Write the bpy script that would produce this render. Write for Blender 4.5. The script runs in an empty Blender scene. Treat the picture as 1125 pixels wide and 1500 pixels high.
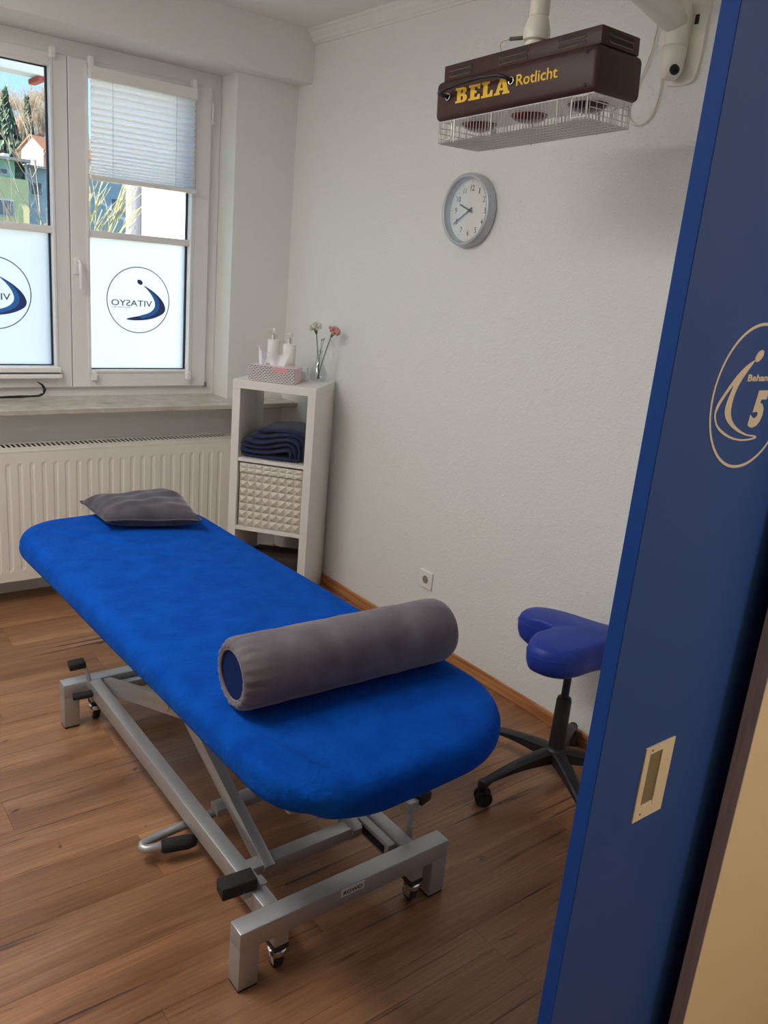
import bpy, bmesh, math, random
from mathutils import Vector, Matrix
random.seed(7)
S = bpy.context.scene
C = S.collection
PI = math.pi

def lin(r, g, b):
    f = lambda c: (c/255/12.92) if c/255 <= .04045 else ((c/255+.055)/1.055)**2.4
    return (f(r), f(g), f(b), 1)

# ------------------------------------------------------------------ camera
YAW, PITCH, ROLL, FPX = math.radians(38.641131), math.radians(-16.35531627), math.radians(-5.29175969), 1201.2
EYE = 1.6
fw = Vector((math.sin(YAW)*math.cos(PITCH), math.cos(YAW)*math.cos(PITCH), math.sin(PITCH)))
rt = Vector((math.cos(YAW), -math.sin(YAW), 0))
dn = fw.cross(rt)
r2 = math.cos(ROLL)*rt + math.sin(ROLL)*dn
d2 = -math.sin(ROLL)*rt + math.cos(ROLL)*dn
cam_data = bpy.data.cameras.new('camera')
cam_data.sensor_fit = 'VERTICAL'
cam_data.sensor_height = 36.0
cam_data.lens = FPX/1500*36.0
cam_data.clip_start = .02
cam_data.clip_end = 600
cam = bpy.data.objects.new('camera', cam_data)
C.objects.link(cam)
M = Matrix((( r2.x, -d2.x, -fw.x, 0), (r2.y, -d2.y, -fw.y, 0), (r2.z, -d2.z, -fw.z, EYE), (0, 0, 0, 1)))
cam.matrix_world = M
S.camera = cam

# ------------------------------------------------------------------ view, world, sun, lamps
S.view_settings.view_transform = 'Standard'
S.view_settings.look = 'None'
S.view_settings.gamma = 1
S.view_settings.use_curve_mapping = False
S.view_settings.exposure = 0.0
S.cycles.max_bounces = 10
S.cycles.diffuse_bounces = 6
S.cycles.sample_clamp_indirect = 6

w = bpy.data.worlds.new('sky')
S.world = w
w.use_nodes = True
nt = w.node_tree
bg = nt.nodes['Background']
tc = nt.nodes.new('ShaderNodeTexCoord')
sp = nt.nodes.new('ShaderNodeSeparateXYZ')
rp = nt.nodes.new('ShaderNodeValToRGB')
rp.color_ramp.elements[0].position = 0.0
rp.color_ramp.elements[0].color = (.48, .80, 1.0, 1)
rp.color_ramp.elements[1].position = .45
rp.color_ramp.elements[1].color = (.16, .46, .95, 1)
nt.links.new(tc.outputs['Generated'], sp.inputs[0])
nt.links.new(sp.outputs['Z'], rp.inputs[0])
nt.links.new(rp.outputs[0], bg.inputs[0])
bg.inputs[1].default_value = 1.5

sun = bpy.data.lights.new('sun', 'SUN')
sun.energy = 17.0
sun.angle = math.radians(.6)
sun.color = (1, .95, .86)
so = bpy.data.objects.new('sun', sun)
C.objects.link(so)
so.rotation_euler = Vector((-.84, -.10, .53)).to_track_quat('Z', 'Y').to_euler()

def area(name, loc, size, power, color, rot=(0, 0, 0), sy=None, shape='RECTANGLE', spread=PI):
    l = bpy.data.lights.new(name, 'AREA')
    l.shape = shape
    l.size = size
    if sy: l.size_y = sy
    l.energy = power
    l.color = color
    l.spread = spread
    o = bpy.data.objects.new(name, l)
    o.location = loc
    o.rotation_euler = rot
    C.objects.link(o)
    return o

ROOM_FILL_W, HALL_W = 38.0, 20.0     # powers of the added room fill lamp and the hallway light (fittings below)

# ------------------------------------------------------------------ materials
def mat(name, col, rough=.5, metal=0, spec=.5, sheen=0, coat=0):
    m = bpy.data.materials.new(name)
    m.use_nodes = True
    b = m.node_tree.nodes['Principled BSDF']
    b.inputs['Base Color'].default_value = col if len(col) == 4 else (*col, 1)
    b.inputs['Roughness'].default_value = rough
    b.inputs['Metallic'].default_value = metal
    b.inputs['Specular IOR Level'].default_value = spec
    if sheen:
        b.inputs['Sheen Weight'].default_value = sheen
        b.inputs['Sheen Roughness'].default_value = .4
    if coat: b.inputs['Coat Weight'].default_value = coat
    return m

def N(m, t, **kw):
    n = m.node_tree.nodes.new(t)
    for k, v in kw.items():
        if k in n.inputs: n.inputs[k].default_value = v
        else: setattr(n, k, v)
    return n

def L(m, a, b): m.node_tree.links.new(a, b)

def add_bump(m, scale, strength, dist=.01, detail=4, stretch=None, kind='noise', coords='Object'):
    b = m.node_tree.nodes['Principled BSDF']
    t = N(m, 'ShaderNodeTexCoord')
    src = t.outputs[coords]
    if stretch:
        mp = N(m, 'ShaderNodeMapping')
        mp.inputs['Scale'].default_value = stretch
        L(m, src, mp.inputs[0]); src = mp.outputs[0]
    if kind == 'noise':
        n = N(m, 'ShaderNodeTexNoise', Scale=scale, Detail=detail)
        out = n.outputs[0]
    else:
        n = N(m, 'ShaderNodeTexVoronoi', Scale=scale)
        out = n.outputs[0]
    L(m, src, n.inputs['Vector'])
    bp = N(m, 'ShaderNodeBump', Strength=strength, Distance=dist)
    L(m, out, bp.inputs['Height'])
    L(m, bp.outputs[0], b.inputs['Normal'])
    return n

def add_vary(m, c1, c2, scale, detail=4, stretch=None, lo=.35, hi=.65, coords='Object'):
    b = m.node_tree.nodes['Principled BSDF']
    t = N(m, 'ShaderNodeTexCoord')
    src = t.outputs[coords]
    if stretch:
        mp = N(m, 'ShaderNodeMapping')
        mp.inputs['Scale'].default_value = stretch
        L(m, src, mp.inputs[0]); src = mp.outputs[0]
    n = N(m, 'ShaderNodeTexNoise', Scale=scale, Detail=detail)
    L(m, src, n.inputs['Vector'])
    r = N(m, 'ShaderNodeValToRGB')
    r.color_ramp.elements[0].position = lo
    r.color_ramp.elements[0].color = c1
    r.color_ramp.elements[1].position = hi
    r.color_ramp.elements[1].color = c2
    L(m, n.outputs[0], r.inputs[0])
    L(m, r.outputs[0], b.inputs['Base Color'])

# rough painted plaster with scattered grains
m_wall = mat('rough_white_plaster', (.79, .79, .765, 1), .85, spec=.25)
def plaster(m, s=1.0):
    b = m.node_tree.nodes['Principled BSDF']
    t = N(m, 'ShaderNodeTexCoord')
    n1 = N(m, 'ShaderNodeTexNoise', Scale=55*s, Detail=5, Roughness=.6)
    n2 = N(m, 'ShaderNodeTexVoronoi', Scale=85*s)
    L(m, t.outputs['Object'], n1.inputs['Vector'])
    L(m, t.outputs['Object'], n2.inputs['Vector'])
    r = N(m, 'ShaderNodeMapRange')
    r.inputs['From Min'].default_value = .0
    r.inputs['From Max'].default_value = .35
    r.inputs['To Min'].default_value = .7
    r.inputs['To Max'].default_value = 0
    L(m, n2.outputs['Distance'], r.inputs[0])
    ad = N(m, 'ShaderNodeMath', operation='ADD')
    L(m, n1.outputs[0], ad.inputs[0]); L(m, r.outputs[0], ad.inputs[1])
    bp = N(m, 'ShaderNodeBump', Strength=.45, Distance=.004)
    L(m, ad.outputs[0], bp.inputs['Height'])
    L(m, bp.outputs[0], b.inputs['Normal'])
plaster(m_wall)
m_wall_soft = mat('smooth_white_plaster', (.79, .79, .765, 1), .85, spec=.25)
add_bump(m_wall_soft, 60, .15, .004)
m_ceil = mat('ceiling_paint', (.82, .80, .77, 1), .9, spec=.2)
add_bump(m_ceil, 80, .1, .003)
m_hall = mat('hall_wall_paint', (.76, .67, .50, 1), .85, spec=.2)
add_bump(m_hall, 40, .05, .003)
m_pvc = mat('white_window_plastic', (.80, .79, .77, 1), .35)
m_rad = mat('radiator_enamel', (.80, .76, .69, 1), .35)
m_gasket = mat('black_gasket', (.015, .018, .03, 1), .6)
m_oak = mat('oak_skirting', lin(190, 130, 80), .5)
add_vary(m_oak, lin(160, 100, 58), lin(200, 145, 92), 6, 5, (1, .6, 14))
m_white = mat('white_foil', (.80, .775, .735, 1), .45)
m_white_gloss = mat('white_plastic', (.82, .81, .78, 1), .3)
m_cream = mat('cream_lacquer', (.76, .71, .60, 1), .35)
m_cream_d = mat('cream_moulding', (.70, .63, .48, 1), .5)
m_chrome = mat('chrome', (.75, .75, .75, 1), .18, 1)
m_black = mat('black_plastic', (.012, .012, .014, 1), .45)
m_rubber = mat('black_rubber', (.012, .012, .012, 1), .8)
m_silver = mat('silver_powder_coat', (.45, .46, .47, 1), .40, .6)
add_bump(m_silver, 900, .05, .001)
m_blue_door = mat('blue_laminate', (.028, .088, .37, 1), .5, spec=.25)
m_blue_edge = mat('blue_edge_band', (.008, .055, .27, 1), .6, spec=.15)
m_sill = mat('marble_sill', (.55, .50, .42, 1), .16)
add_vary(m_sill, (.44, .40, .33, 1), (.56, .52, .45, 1), 14, 9, (1, 1.3, 2))

# bed cover: blue terry
m_terry = mat('blue_terry', (.003, .075, .42, 1), .95, spec=.05, sheen=.10)
m_terry.node_tree.nodes['Principled BSDF'].inputs['Sheen Tint'].default_value = (.15, .45, 1, 1)
add_vary(m_terry, (.0018, .055, .34, 1), (.0032, .076, .43, 1), 16, 8)
add_bump(m_terry, 70, .55, .006, 10)
m_vel = mat('grey_velvet', (.115, .105, .125, 1), .8, spec=.2, sheen=.35)
m_vel.node_tree.nodes['Principled BSDF'].inputs['Sheen Tint'].default_value = (.8, .75, .85, 1)
add_vary(m_vel, (.118, .104, .120, 1), (.190, .172, .188, 1), 12, 6)
add_bump(m_vel, 300, .15, .001, 3)
m_navy_fab = mat('navy_fabric', (.012, .022, .075, 1), .85, sheen=.2)
add_bump(m_navy_fab, 60, .4, .006, 4)
m_vinyl = mat('blue_vinyl', (.016, .044, .32, 1), .42, spec=.3)
add_bump(m_vinyl, 90, .05, .002)

m_brown = mat('dark_brown_enamel', (.052, .021, .016, 1), .42, spec=.3)
m_lip = mat('brown_lip_highlight', (.20, .12, .09, 1), .4)  # lighter brown paints a highlight onto the vent slot lips
m_brown_d = mat('vent_black', (.008, .005, .004, 1), .6)
m_yellow = mat('yellow_print', (.82, .50, .02, 1), .5)
m_plate = mat('reflector_white', (.80, .77, .75, 1), .35)
m_bulb = mat('ruby_glass', (.12, .006, .012, 1), .12, coat=.5)
m_bulb_d = mat('dark_ruby_glass', (.03, .004, .008, 1), .12, coat=.5)
m_wire = mat('galvanised_wire', (.62, .60, .56, 1), .35, .7)
m_ivory = mat('ivory_enamel', (.78, .75, .66, 1), .35)
m_greycable = mat('grey_rubber', (.10, .10, .10, 1), .6)

m_clock = mat('silver_clock_plastic', (.50, .52, .55, 1), .35, .35)
m_dial = mat('dial_white', (.78, .76, .70, 1), .6)
m_ink = mat('dial_ink', (.045, .04, .04, 1), .6)
m_hand = mat('clock_hand_grey', (.09, .085, .085, 1), .5)

m_film_navy = mat('print_navy', (.030, .055, .22, 1), .5)
m_film_blue = mat('print_blue', (.03, .20, .62, 1), .5)
m_film_ink = mat('print_slate', (.045, .05, .085, 1), .5)

def translucent(name, col, diff=.25, refl=0):
    m = bpy.data.materials.new(name)
    m.use_nodes = True
    t = m.node_tree
    t.nodes.remove(t.nodes['Principled BSDF'])
    out = t.nodes['Material Output']
    tr = N(m, 'ShaderNodeBsdfTranslucent'); tr.inputs[0].default_value = col
    df = N(m, 'ShaderNodeBsdfDiffuse'); df.inputs[0].default_value = col
    mx = N(m, 'ShaderNodeMixShader'); mx.inputs[0].default_value = diff
    L(m, tr.outputs[0], mx.inputs[1]); L(m, df.outputs[0], mx.inputs[2])
    L(m, mx.outputs[0], out.inputs[0])
    return m
m_frost = translucent('frosted_film', (.79, .83, .86, 1), .10)
m_blind = translucent('pleated_fabric', (.86, .87, .89, 1), .45)
m_tissue = translucent('tissue_paper', (.93, .93, .95, 1), .8)

def clear(name, tint=(1, 1, 1, 1), fac=.05):
    m = bpy.data.materials.new(name)
    m.use_nodes = True
    t = m.node_tree
    t.nodes.remove(t.nodes['Principled BSDF'])
    tr = N(m, 'ShaderNodeBsdfTransparent'); tr.inputs[0].default_value = tint
    gl = N(m, 'ShaderNodeBsdfGlossy'); gl.inputs['Roughness'].default_value = .02
    mx = N(m, 'ShaderNodeMixShader'); mx.inputs[0].default_value = fac
    L(m, tr.outputs[0], mx.inputs[1]); L(m, gl.outputs[0], mx.inputs[2])
    L(m, mx.outputs[0], t.nodes['Material Output'].inputs[0])
    return m
m_glass = clear('window_glass', (.97, .985, .98, 1), .04)
m_clockglass = clear('clock_glass', (1, 1, 1, 1), .05)
m_vaseglass = clear('vase_glass', (.955, .97, .97, 1), .07)

# floor planks
def wood_floor():
    m = mat('walnut_laminate', (.25, .1, .045, 1), .34, spec=.55)
    b = m.node_tree.nodes['Principled BSDF']
    g = N(m, 'ShaderNodeNewGeometry')
    oi = N(m, 'ShaderNodeObjectInfo')
    off = N(m, 'ShaderNodeVectorMath', operation='MULTIPLY_ADD')
    cmb = N(m, 'ShaderNodeCombineXYZ')
    L(m, oi.outputs['Random'], cmb.inputs[0]); L(m, oi.outputs['Random'], cmb.inputs[1])
    L(m, cmb.outputs[0], off.inputs[0])
    off.inputs[1].default_value = (37, 51, 0)
    L(m, g.outputs['Position'], off.inputs[2])
    def noise(sc, scale, detail=6, rough=.6, dist=0):
        mp = N(m, 'ShaderNodeMapping'); mp.inputs['Scale'].default_value = sc
        L(m, off.outputs[0], mp.inputs[0])
        n = N(m, 'ShaderNodeTexNoise', Scale=scale, Detail=detail, Roughness=rough, Distortion=dist)
        L(m, mp.outputs[0], n.inputs['Vector'])
        return n.outputs[0]
    def ramp(src, stops):
        r = N(m, 'ShaderNodeValToRGB')
        e = r.color_ramp.elements
        e[0].position, e[0].color = stops[0]
        e[1].position, e[1].color = stops[-1]
        for p, c in stops[1:-1]:
            k = e.new(p); k.color = c
        L(m, src, r.inputs[0])
        return r.outputs[0]
    def mix(fac, a, bb, mode='MIX'):
        x = N(m, 'ShaderNodeMix', data_type='RGBA', blend_type=mode)
        if isinstance(fac, float): x.inputs[0].default_value = fac
        else: L(m, fac, x.inputs[0])
        for k, s in ((6, a), (7, bb)):
            if isinstance(s, tuple): x.inputs[k].default_value = s
            else: L(m, s, x.inputs[k])
        return x.outputs[2]
    broad = ramp(noise((.7, 5.5, 1), 1.6, 4, .55, .4), [(.30, (.210, .095, .045, 1)), (.50, (.320, .160, .080, 1)), (.72, (.440, .245, .130, 1))])
    fine = ramp(noise((2.2, 60, 1), 2.0, 7, .7), [(.25, (.42, .40, .38, 1)), (.75, (1.35, 1.3, 1.25, 1))])
    c = mix(.75, broad, fine, 'MULTIPLY')
    tone = ramp(oi.outputs['Random'], [(0, (.86, .86, .86, 1)), (1, (1.12, 1.08, 1.05, 1))])
    c = mix(.9, c, tone, 'MULTIPLY')
    crack = ramp(noise((.85, 34, 1), 1.2, 5, .62, .5), [(.335, (.95, .95, .95, 1)), (.405, (0, 0, 0, 1))])
    c = mix(crack, c, (.040, .019, .013, 1))
    knot = ramp(noise((6, 13, 1), 1.3, 3, .5, .5), [(.245, (1, 1, 1, 1)), (.30, (0, 0, 0, 1))])
    c = mix(knot, c, (.045, .022, .016, 1))
    L(m, c, b.inputs['Base Color'])
    bp = N(m, 'ShaderNodeBump', Strength=.12, Distance=.002)
    L(m, fine, bp.inputs['Height'])
    L(m, bp.outputs[0], b.inputs['Normal'])
    return m
m_floor = wood_floor()
m_under = mat('floor_joint', (.03, .015, .01, 1), .9)

# ------------------------------------------------------------------ mesh helpers
def box(bm, x0, x1, y0, y1, z0, z1, bev=0, seg=2):
    vs = [bm.verts.new((x, y, z)) for x in (x0, x1) for y in (y0, y1) for z in (z0, z1)]
    fs = [bm.faces.new([vs[i] for i in q]) for q in ((0, 1, 3, 2), (4, 6, 7, 5), (0, 4, 5, 1), (2, 3, 7, 6), (0, 2, 6, 4), (1, 5, 7, 3))]
    if bev:
        es = set(e for f in fs for e in f.edges)
        bmesh.ops.bevel(bm, geom=list(es), offset=bev, segments=seg, affect='EDGES', profile=.5)

def ring(c, n, r, seg, up=None):
    n = n.normalized()
    a = up if up else (Vector((0, 0, 1)) if abs(n.z) < .9 else Vector((1, 0, 0)))
    u = n.cross(a).normalized(); v = n.cross(u)
    return [c + r*(math.cos(2*PI*k/seg)*u + math.sin(2*PI*k/seg)*v) for k in range(seg)]

def tube(bm, pts, r, seg=8, caps=True, closed=False):
    pts = [Vector(p) for p in pts]
    n = len(pts)
    rs = r if isinstance(r, (list, tuple)) else [r]*n
    rows = []
    u = None
    for i, p in enumerate(pts):
        if closed: t = pts[(i+1) % n]-pts[i-1]
        else: t = pts[min(i+1, n-1)]-pts[max(i-1, 0)]
        t.normalize()
        if u is None:
            a = Vector((0, 0, 1)) if abs(t.z) < .9 else Vector((1, 0, 0))
            u = t.cross(a).normalized()
        else:
            u = (u - t*u.dot(t)).normalized()
        v = t.cross(u)
        rows.append([bm.verts.new(p + rs[i]*(math.cos(2*PI*k/seg)*u + math.sin(2*PI*k/seg)*v)) for k in range(seg)])
    for i in range(n if closed else n-1):
        A, B = rows[i], rows[(i+1) % n]
        for k in range(seg):
            bm.faces.new((A[k], A[(k+1) % seg], B[(k+1) % seg], B[k]))
    if caps and not closed:
        bm.faces.new(rows[0][::-1]); bm.faces.new(rows[-1])

def bar(bm, a, b, wdt, hgt, up=(0, 0, 1), bev=.003):
    """square section bar from a to b"""
    a, b = Vector(a), Vector(b)
    t = (b-a); ln = t.length; t.normalize()
    s = t.cross(Vector(up)).normalized(); h = s.cross(t)
    tmp = bmesh.new()
    box(tmp, -wdt/2, wdt/2, 0, ln, -hgt/2, hgt/2, bev)
    mm = Matrix(((s.x, t.x, h.x, a.x), (s.y, t.y, h.y, a.y), (s.z, t.z, h.z, a.z), (0, 0, 0, 1)))
    merge(bm, tmp, mm)

def merge(bm, tmp, mm=None):
    if mm is not None: tmp.transform(mm)
    me = bpy.data.meshes.new('tmp')
    tmp.to_mesh(me); tmp.free()
    bm.from_mesh(me)
    bpy.data.meshes.remove(me)

def lathe(bm, prof, seg=32, mm=None, cap0=True, cap1=True):
    """prof: (r, z) list about local z"""
    rows = []
    for r, z in prof:
        rows.append([Vector((r*math.cos(2*PI*k/seg), r*math.sin(2*PI*k/seg), z)) for k in range(seg)])
    if mm is not None: rows = [[mm @ v for v in R] for R in rows]
    rows = [[bm.verts.new(v) for v in R] for R in rows]
    for A, B in zip(rows, rows[1:]):
        for k in range(seg):
            bm.faces.new((A[k], A[(k+1) % seg], B[(k+1) % seg], B[k]))
    if cap0: bm.faces.new(rows[0][::-1])
    if cap1: bm.faces.new(rows[-1])

def frame_m(o, x, y, z):
    x, y, z = Vector(x), Vector(y), Vector(z)
    return Matrix(((x.x, y.x, z.x, o[0]), (x.y, y.y, z.y, o[1]), (x.z, y.z, z.z, o[2]), (0, 0, 0, 1)))

def smooth_loop(pts, k=4):
    n = len(pts); out = []
    for i in range(n):
        p0, p1, p2, p3 = [Vector(pts[(i+j-1) % n]) for j in range(4)]
        for s in range(k):
            t = s/k
            out.append(.5*((2*p1)+(-p0+p2)*t+(2*p0-5*p1+4*p2-p3)*t*t+(-p0+3*p1-3*p2+p3)*t**3))
    return out

def flat_shape(bm, loops, mm, th=.0006):
    """filled flat print from 2-d loops, with a film thickness"""
    tmp = bmesh.new()
    es = []
    for lp in loops:
        vs = [tmp.verts.new((p[0], p[1], 0)) for p in lp]
        for i in range(len(vs)): es.append(tmp.edges.new((vs[i], vs[(i+1) % len(vs)])))
    r = bmesh.ops.triangle_fill(tmp, edges=es, use_beauty=True, normal=(0, 0, 1))
    fs = [g for g in r['geom'] if isinstance(g, bmesh.types.BMFace)]
    ex = bmesh.ops.extrude_face_region(tmp, geom=fs)
    bmesh.ops.translate(tmp, vec=(0, 0, th), verts=[g for g in ex['geom'] if isinstance(g, bmesh.types.BMVert)])
    bmesh.ops.recalc_face_normals(tmp, faces=tmp.faces)
    merge(bm, tmp, mm)

def text_bm(bm, s, width, height, mm, th=.0006, bold=0, shear=0, space=1.0):
    cu = bpy.data.curves.new('t', 'FONT')
    cu.body = s
    cu.size = 1
    cu.extrude = .5
    cu.offset = bold
    cu.shear = shear
    cu.space_character = space
    cu.resolution_u = 3
    o = bpy.data.objects.new('t', cu)
    C.objects.link(o)
    dg = bpy.context.evaluated_depsgraph_get()
    me = bpy.data.meshes.new_from_object(o.evaluated_get(dg))
    bpy.data.objects.remove(o); bpy.data.curves.remove(cu)
    xs = [v.co.x for v in me.vertices]; ys = [v.co.y for v in me.vertices]
    x0, x1, y0, y1 = min(xs), max(xs), min(ys), max(ys)
    sx = width/(x1-x0); sy = height/(y1-y0) if height else sx
    for v in me.vertices:
        v.co = Vector(((v.co.x-x0)*sx, (v.co.y-y0)*sy, (v.co.z+.5)*th))
    me.transform(mm)
    bm.from_mesh(me)
    bpy.data.meshes.remove(me)

NAMES = {}
def obj(name, bm, m, parent=None, smooth=False, loc=None, angle=None, recalc=True):
    me = bpy.data.meshes.new(name)
    if recalc: bmesh.ops.recalc_face_normals(bm, faces=bm.faces)
    bm.to_mesh(me); bm.free()
    for mm in (m if isinstance(m, (list, tuple)) else [m]): me.materials.append(mm)
    o = bpy.data.objects.new(name, me)
    C.objects.link(o)
    base = Vector((0, 0, 0))
    if parent is not None:
        o.parent = parent
        p = parent
        while p is not None:
            base += p.location; p = p.parent
    elif loc is not None:
        base = Vector(loc); o.location = base
    if base.length: me.transform(Matrix.Translation(-base))
    if smooth:
        me.shade_smooth()
        if angle is not None: me.set_sharp_from_angle(angle=math.radians(angle))
    return o

def tag(o, label, cat, group=None):
    o['label'] = label; o['category'] = cat
    if group: o['group'] = group
    return o

def thing(name, label, cat, loc, group=None):
    o = bpy.data.objects.new(name, None)
    o.empty_display_size = .05
    C.objects.link(o)
    o.location = loc
    return tag(o, label, cat, group)

def struct(name, bm, m, parent=None, smooth=False, **k):
    o = obj(name, bm, m, parent, smooth, **k)
    if parent is None: o['kind'] = 'structure'
    return o

B = bmesh.new

# ------------------------------------------------------------------ room shell
WX, WY, CZ = 2.296, 3.848, 2.65
b = B(); box(b, -1.3, 2.45, -1.75, 4.08, -.12, -.004); fl = struct('floor', b, m_under)
# laminate planks, one object each (mesh shared), parts of the floor
PW, PL = .1925, 1.285
b = B(); box(b, .0003, PL-.0003, .0003, PW-.0003, -.004, 0, .0003, 1)
plank0 = None
y = 3.846-PW; row = 0
while y > -1.75:
    x = 2.29 - PL*(1 + [0, .37, .68, .21, .83, .52, .1][row % 7])+PL
    x = 2.29 - PL*[.42, .81, .2, .63, 1.0, .33, .74, .12][row % 8]
    xs = []
    while x > -1.25-PL: xs.append(x); x -= PL
    xs.append(2.29 - PL*[.42, .81, .2, .63, 1.0, .33, .74, .12][row % 8] + PL)
    for x in xs:
        x1 = min(x+PL, 2.29); x0 = max(x, -1.28)
        if x1-x0 < .02: continue
        if plank0 is None:
            plank0 = obj('plank', b, m_floor, fl); o = plank0
        else:
            o = plank0.copy(); C.objects.link(o); o.parent = fl
        o.location = (x0, y, 0); o.scale = ((x1-x0)/PL, 1, 1)
    y -= PW; row += 1

b = B(); box(b, -1.3, 2.45, -1.75, 4.08, CZ, CZ+.15); struct('ceiling', b, m_ceil)
b = B(); box(b, WX, WX+.15, .65, 4.08, 0, CZ); struct('wall_right', b, m_wall)
b = B()
for q in ((-.9, .50, WY, 4.08, 0, 2.425), (1.965, WX, WY, 4.08, 0, 2.425), (.50, 1.965, WY, 4.08, 0, .865)): box(b, *q)
struct('wall_back', b, m_wall_soft)
b = B(); box(b, -.9, WX, 3.72, 4.08, 2.425, CZ); struct('wall_soffit', b, m_wall_soft)
b = B(); box(b, -.9, -.75, .75, 4.08, 0, CZ); struct('wall_left', b, m_wall_soft)
# door wall: room skin, header and the pocket's hall skin
b = B(); box(b, 1.36, WX, .64, .72, 0, CZ); box(b, -.9, -.62, .64, .75, 0, CZ); box(b, -.62, 1.36, .64, .72, 2.25, CZ)
struct('wall_front', b, m_wall_soft)
b = B(); box(b, 1.262, 2.45, .547, .572, 0, CZ); box(b, -1.3, -.62, .547, .64, 0, CZ); box(b, -.62, 1.262, .547, .572, 2.22, CZ)
struct('wall_hall', b, m_hall)
b = B(); box(b, 1.2595, 1.2625, .5465, .5725, 0, 2.22); 
m_strip = mat('grey_wood_edge', (.40, .38, .40, 1), .6); add_vary(m_strip, (.36, .34, .37, 1), (.48, .45, .47, 1), 5, 5, (30, 30, 2))
struct('trim_door', b, m_strip)
b = B(); box(b, -1.3, 2.45, -1.9, -1.75, 0, CZ); box(b, -1.45, -1.3, -1.9, .64, 0, CZ); box(b, 2.45, 2.6, -1.9, .64, 0, CZ)
struct('wall_hallway', b, m_hall)
# skirtings
b = B(); box(b, WX-.012, WX, .72, WY, 0, .052, .004); struct('baseboard_right', b, m_oak)
b = B(); box(b, -.75, WX-.012, WY-.012, WY, 0, .06, .003); struct('baseboard_back', b, m_white)
b = B(); box(b, -.75, -.738, .75, WY-.012, 0, .052, .004); struct('baseboard_left', b, m_oak)
# cove moulding along the right wall
b = B()
prof_c = [(0, -.060), (-.006, -.060), (-.008, -.050), (-.014, -.047), (-.018, -.036), (-.030, -.024), (-.034, -.014), (-.044, -.010), (-.046, 0), (0, 0)]
ra = [b.verts.new((WX+p, .72, CZ+q)) for p, q in prof_c]; rb_ = [b.verts.new((WX+p, 3.72, CZ+q)) for p, q in prof_c]
for k in range(len(ra)): b.faces.new((ra[k], ra[(k+1) % len(ra)], rb_[(k+1) % len(ra)], rb_[k]))
b.faces.new(ra); b.faces.new(rb_[::-1])
struct('trim_ceiling', b, m_ceil)

# window sill slab
b = B(); box(b, .38, WX-.001, 3.685, WY, .866, .891, .004); box(b, .502, 1.963, WY, 4.079, .8655, .8905)
sill = struct('window_sill', b, m_sill)

# ------------------------------------------------------------------ window
win = bpy.data.objects.new('window_1', None); C.objects.link(win); win.location = (1.225, 4.0, .9); win['kind'] = 'structure'
b = B()
box(b, .502, .545, 4.01, 4.075, .8907, 2.424); box(b, 1.905, 1.963, 4.01, 4.075, .8907, 2.424)
box(b, .545, 1.905, 4.01, 4.075, .8907, .935); box(b, .545, 1.905, 4.01, 4.075, 2.36, 2.424)
box(b, 1.19, 1.26, 4.02, 4.075, .935, 2.36)
obj('window_frame', b, m_pvc, win)

def sash(x0, x1, gx0, gx1, gz0, gz1, z0=.937, z1=2.358, hinge_right=True, handle=False):
    b = B()
    y0, y1 = 3.985, 4.05
    box(b, x0, gx0, y0, y1, z0, z1, .003); box(b, gx1, x1, y0, y1, z0, z1, .003)
    box(b, gx0, gx1, y0, y1, z0, gz0, .003); box(b, gx0, gx1, y0, y1, gz1, z1, .003)
    s = obj('sash', b, m_pvc, win)
    # raised inner lip of each rail
    b = B(); e = .012
    for q in ((gx0-e, gx0, gz0-e, gz1+e), (gx1, gx1+e, gz0-e, gz1+e), (gx0, gx1, gz0-e, gz0), (gx0, gx1, gz1, gz1+e)):
        box(b, q[0], q[1], y0-.005, y0+.002, q[2], q[3], .002)
    obj('bead', b, m_pvc, s)
    b = B(); g = .007
    for q in ((gx0, gx0+g, gz0, gz1), (gx1-g, gx1, gz0, gz1), (gx0+g, gx1-g, gz0, gz0+g*.6), (gx0+g, gx1-g, gz1-g*.6, gz1)):
        box(b, q[0], q[1], 4.018, 4.034, q[2], q[3])
    obj('gasket', b, m_gasket, s)
    zb0, zb1 = 1.627, 1.658
    b = B(); box(b, gx0, gx1, 3.992, 4.045, zb0, zb1, .003); obj('glazing_bar', b, m_pvc, s)
    b = B(); box(b, gx0+.002, gx1-.002, 4.028, 4.032, zb1, gz1); obj('clear_pane', b, m_glass, s)
    b = B()
    vs = [b.verts.new(v) for v in ((gx0+.002, 4.03, gz0), (gx1-.002, 4.03, gz0), (gx1-.002, 4.03, zb0), (gx0+.002, 4.03, zb0))]
    b.faces.new(vs); o = obj('frosted_pane', b, m_frost, s, recalc=False)
    if handle:
        b = B()
        hx = x0+.027
        box(b, hx-.014, hx+.014, 3.975, 3.986, 1.455, 1.53, .004)
        tube(b, [(hx, 3.976, 1.515), (hx, 3.945, 1.515), (hx, 3.938, 1.505), (hx+.004, 3.938, 1.45), (hx+.004, 3.942, 1.395)], [.008, .008, .009, .009, .007], 8)
        obj('handle', b, m_pvc, s, True, angle=50)
    return s

s_r = sash(1.2275, 1.903, 1.312, 1.806, 1.018, 2.318, handle=True)
s_l = sash(.547, 1.2245, .656, 1.150, 1.035, 2.305)
# hinges and drip hardware
b = B(); box(b, 1.904, 1.918, 3.99, 4.012, 2.20, 2.29, .003); tube(b, [(1.911, 3.988, 2.20), (1.911, 3.988, 2.295)], .006, 8)
obj('hinge', b, m_pvc, s_r, True, angle=40)
b = B(); box(b, 1.900, 1.914, 3.98, 4.012, .93, .955, .002); obj('hinge', b, mat('grey_hinge_cap', (.2, .2, .2, 1), .5), s_r)

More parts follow.
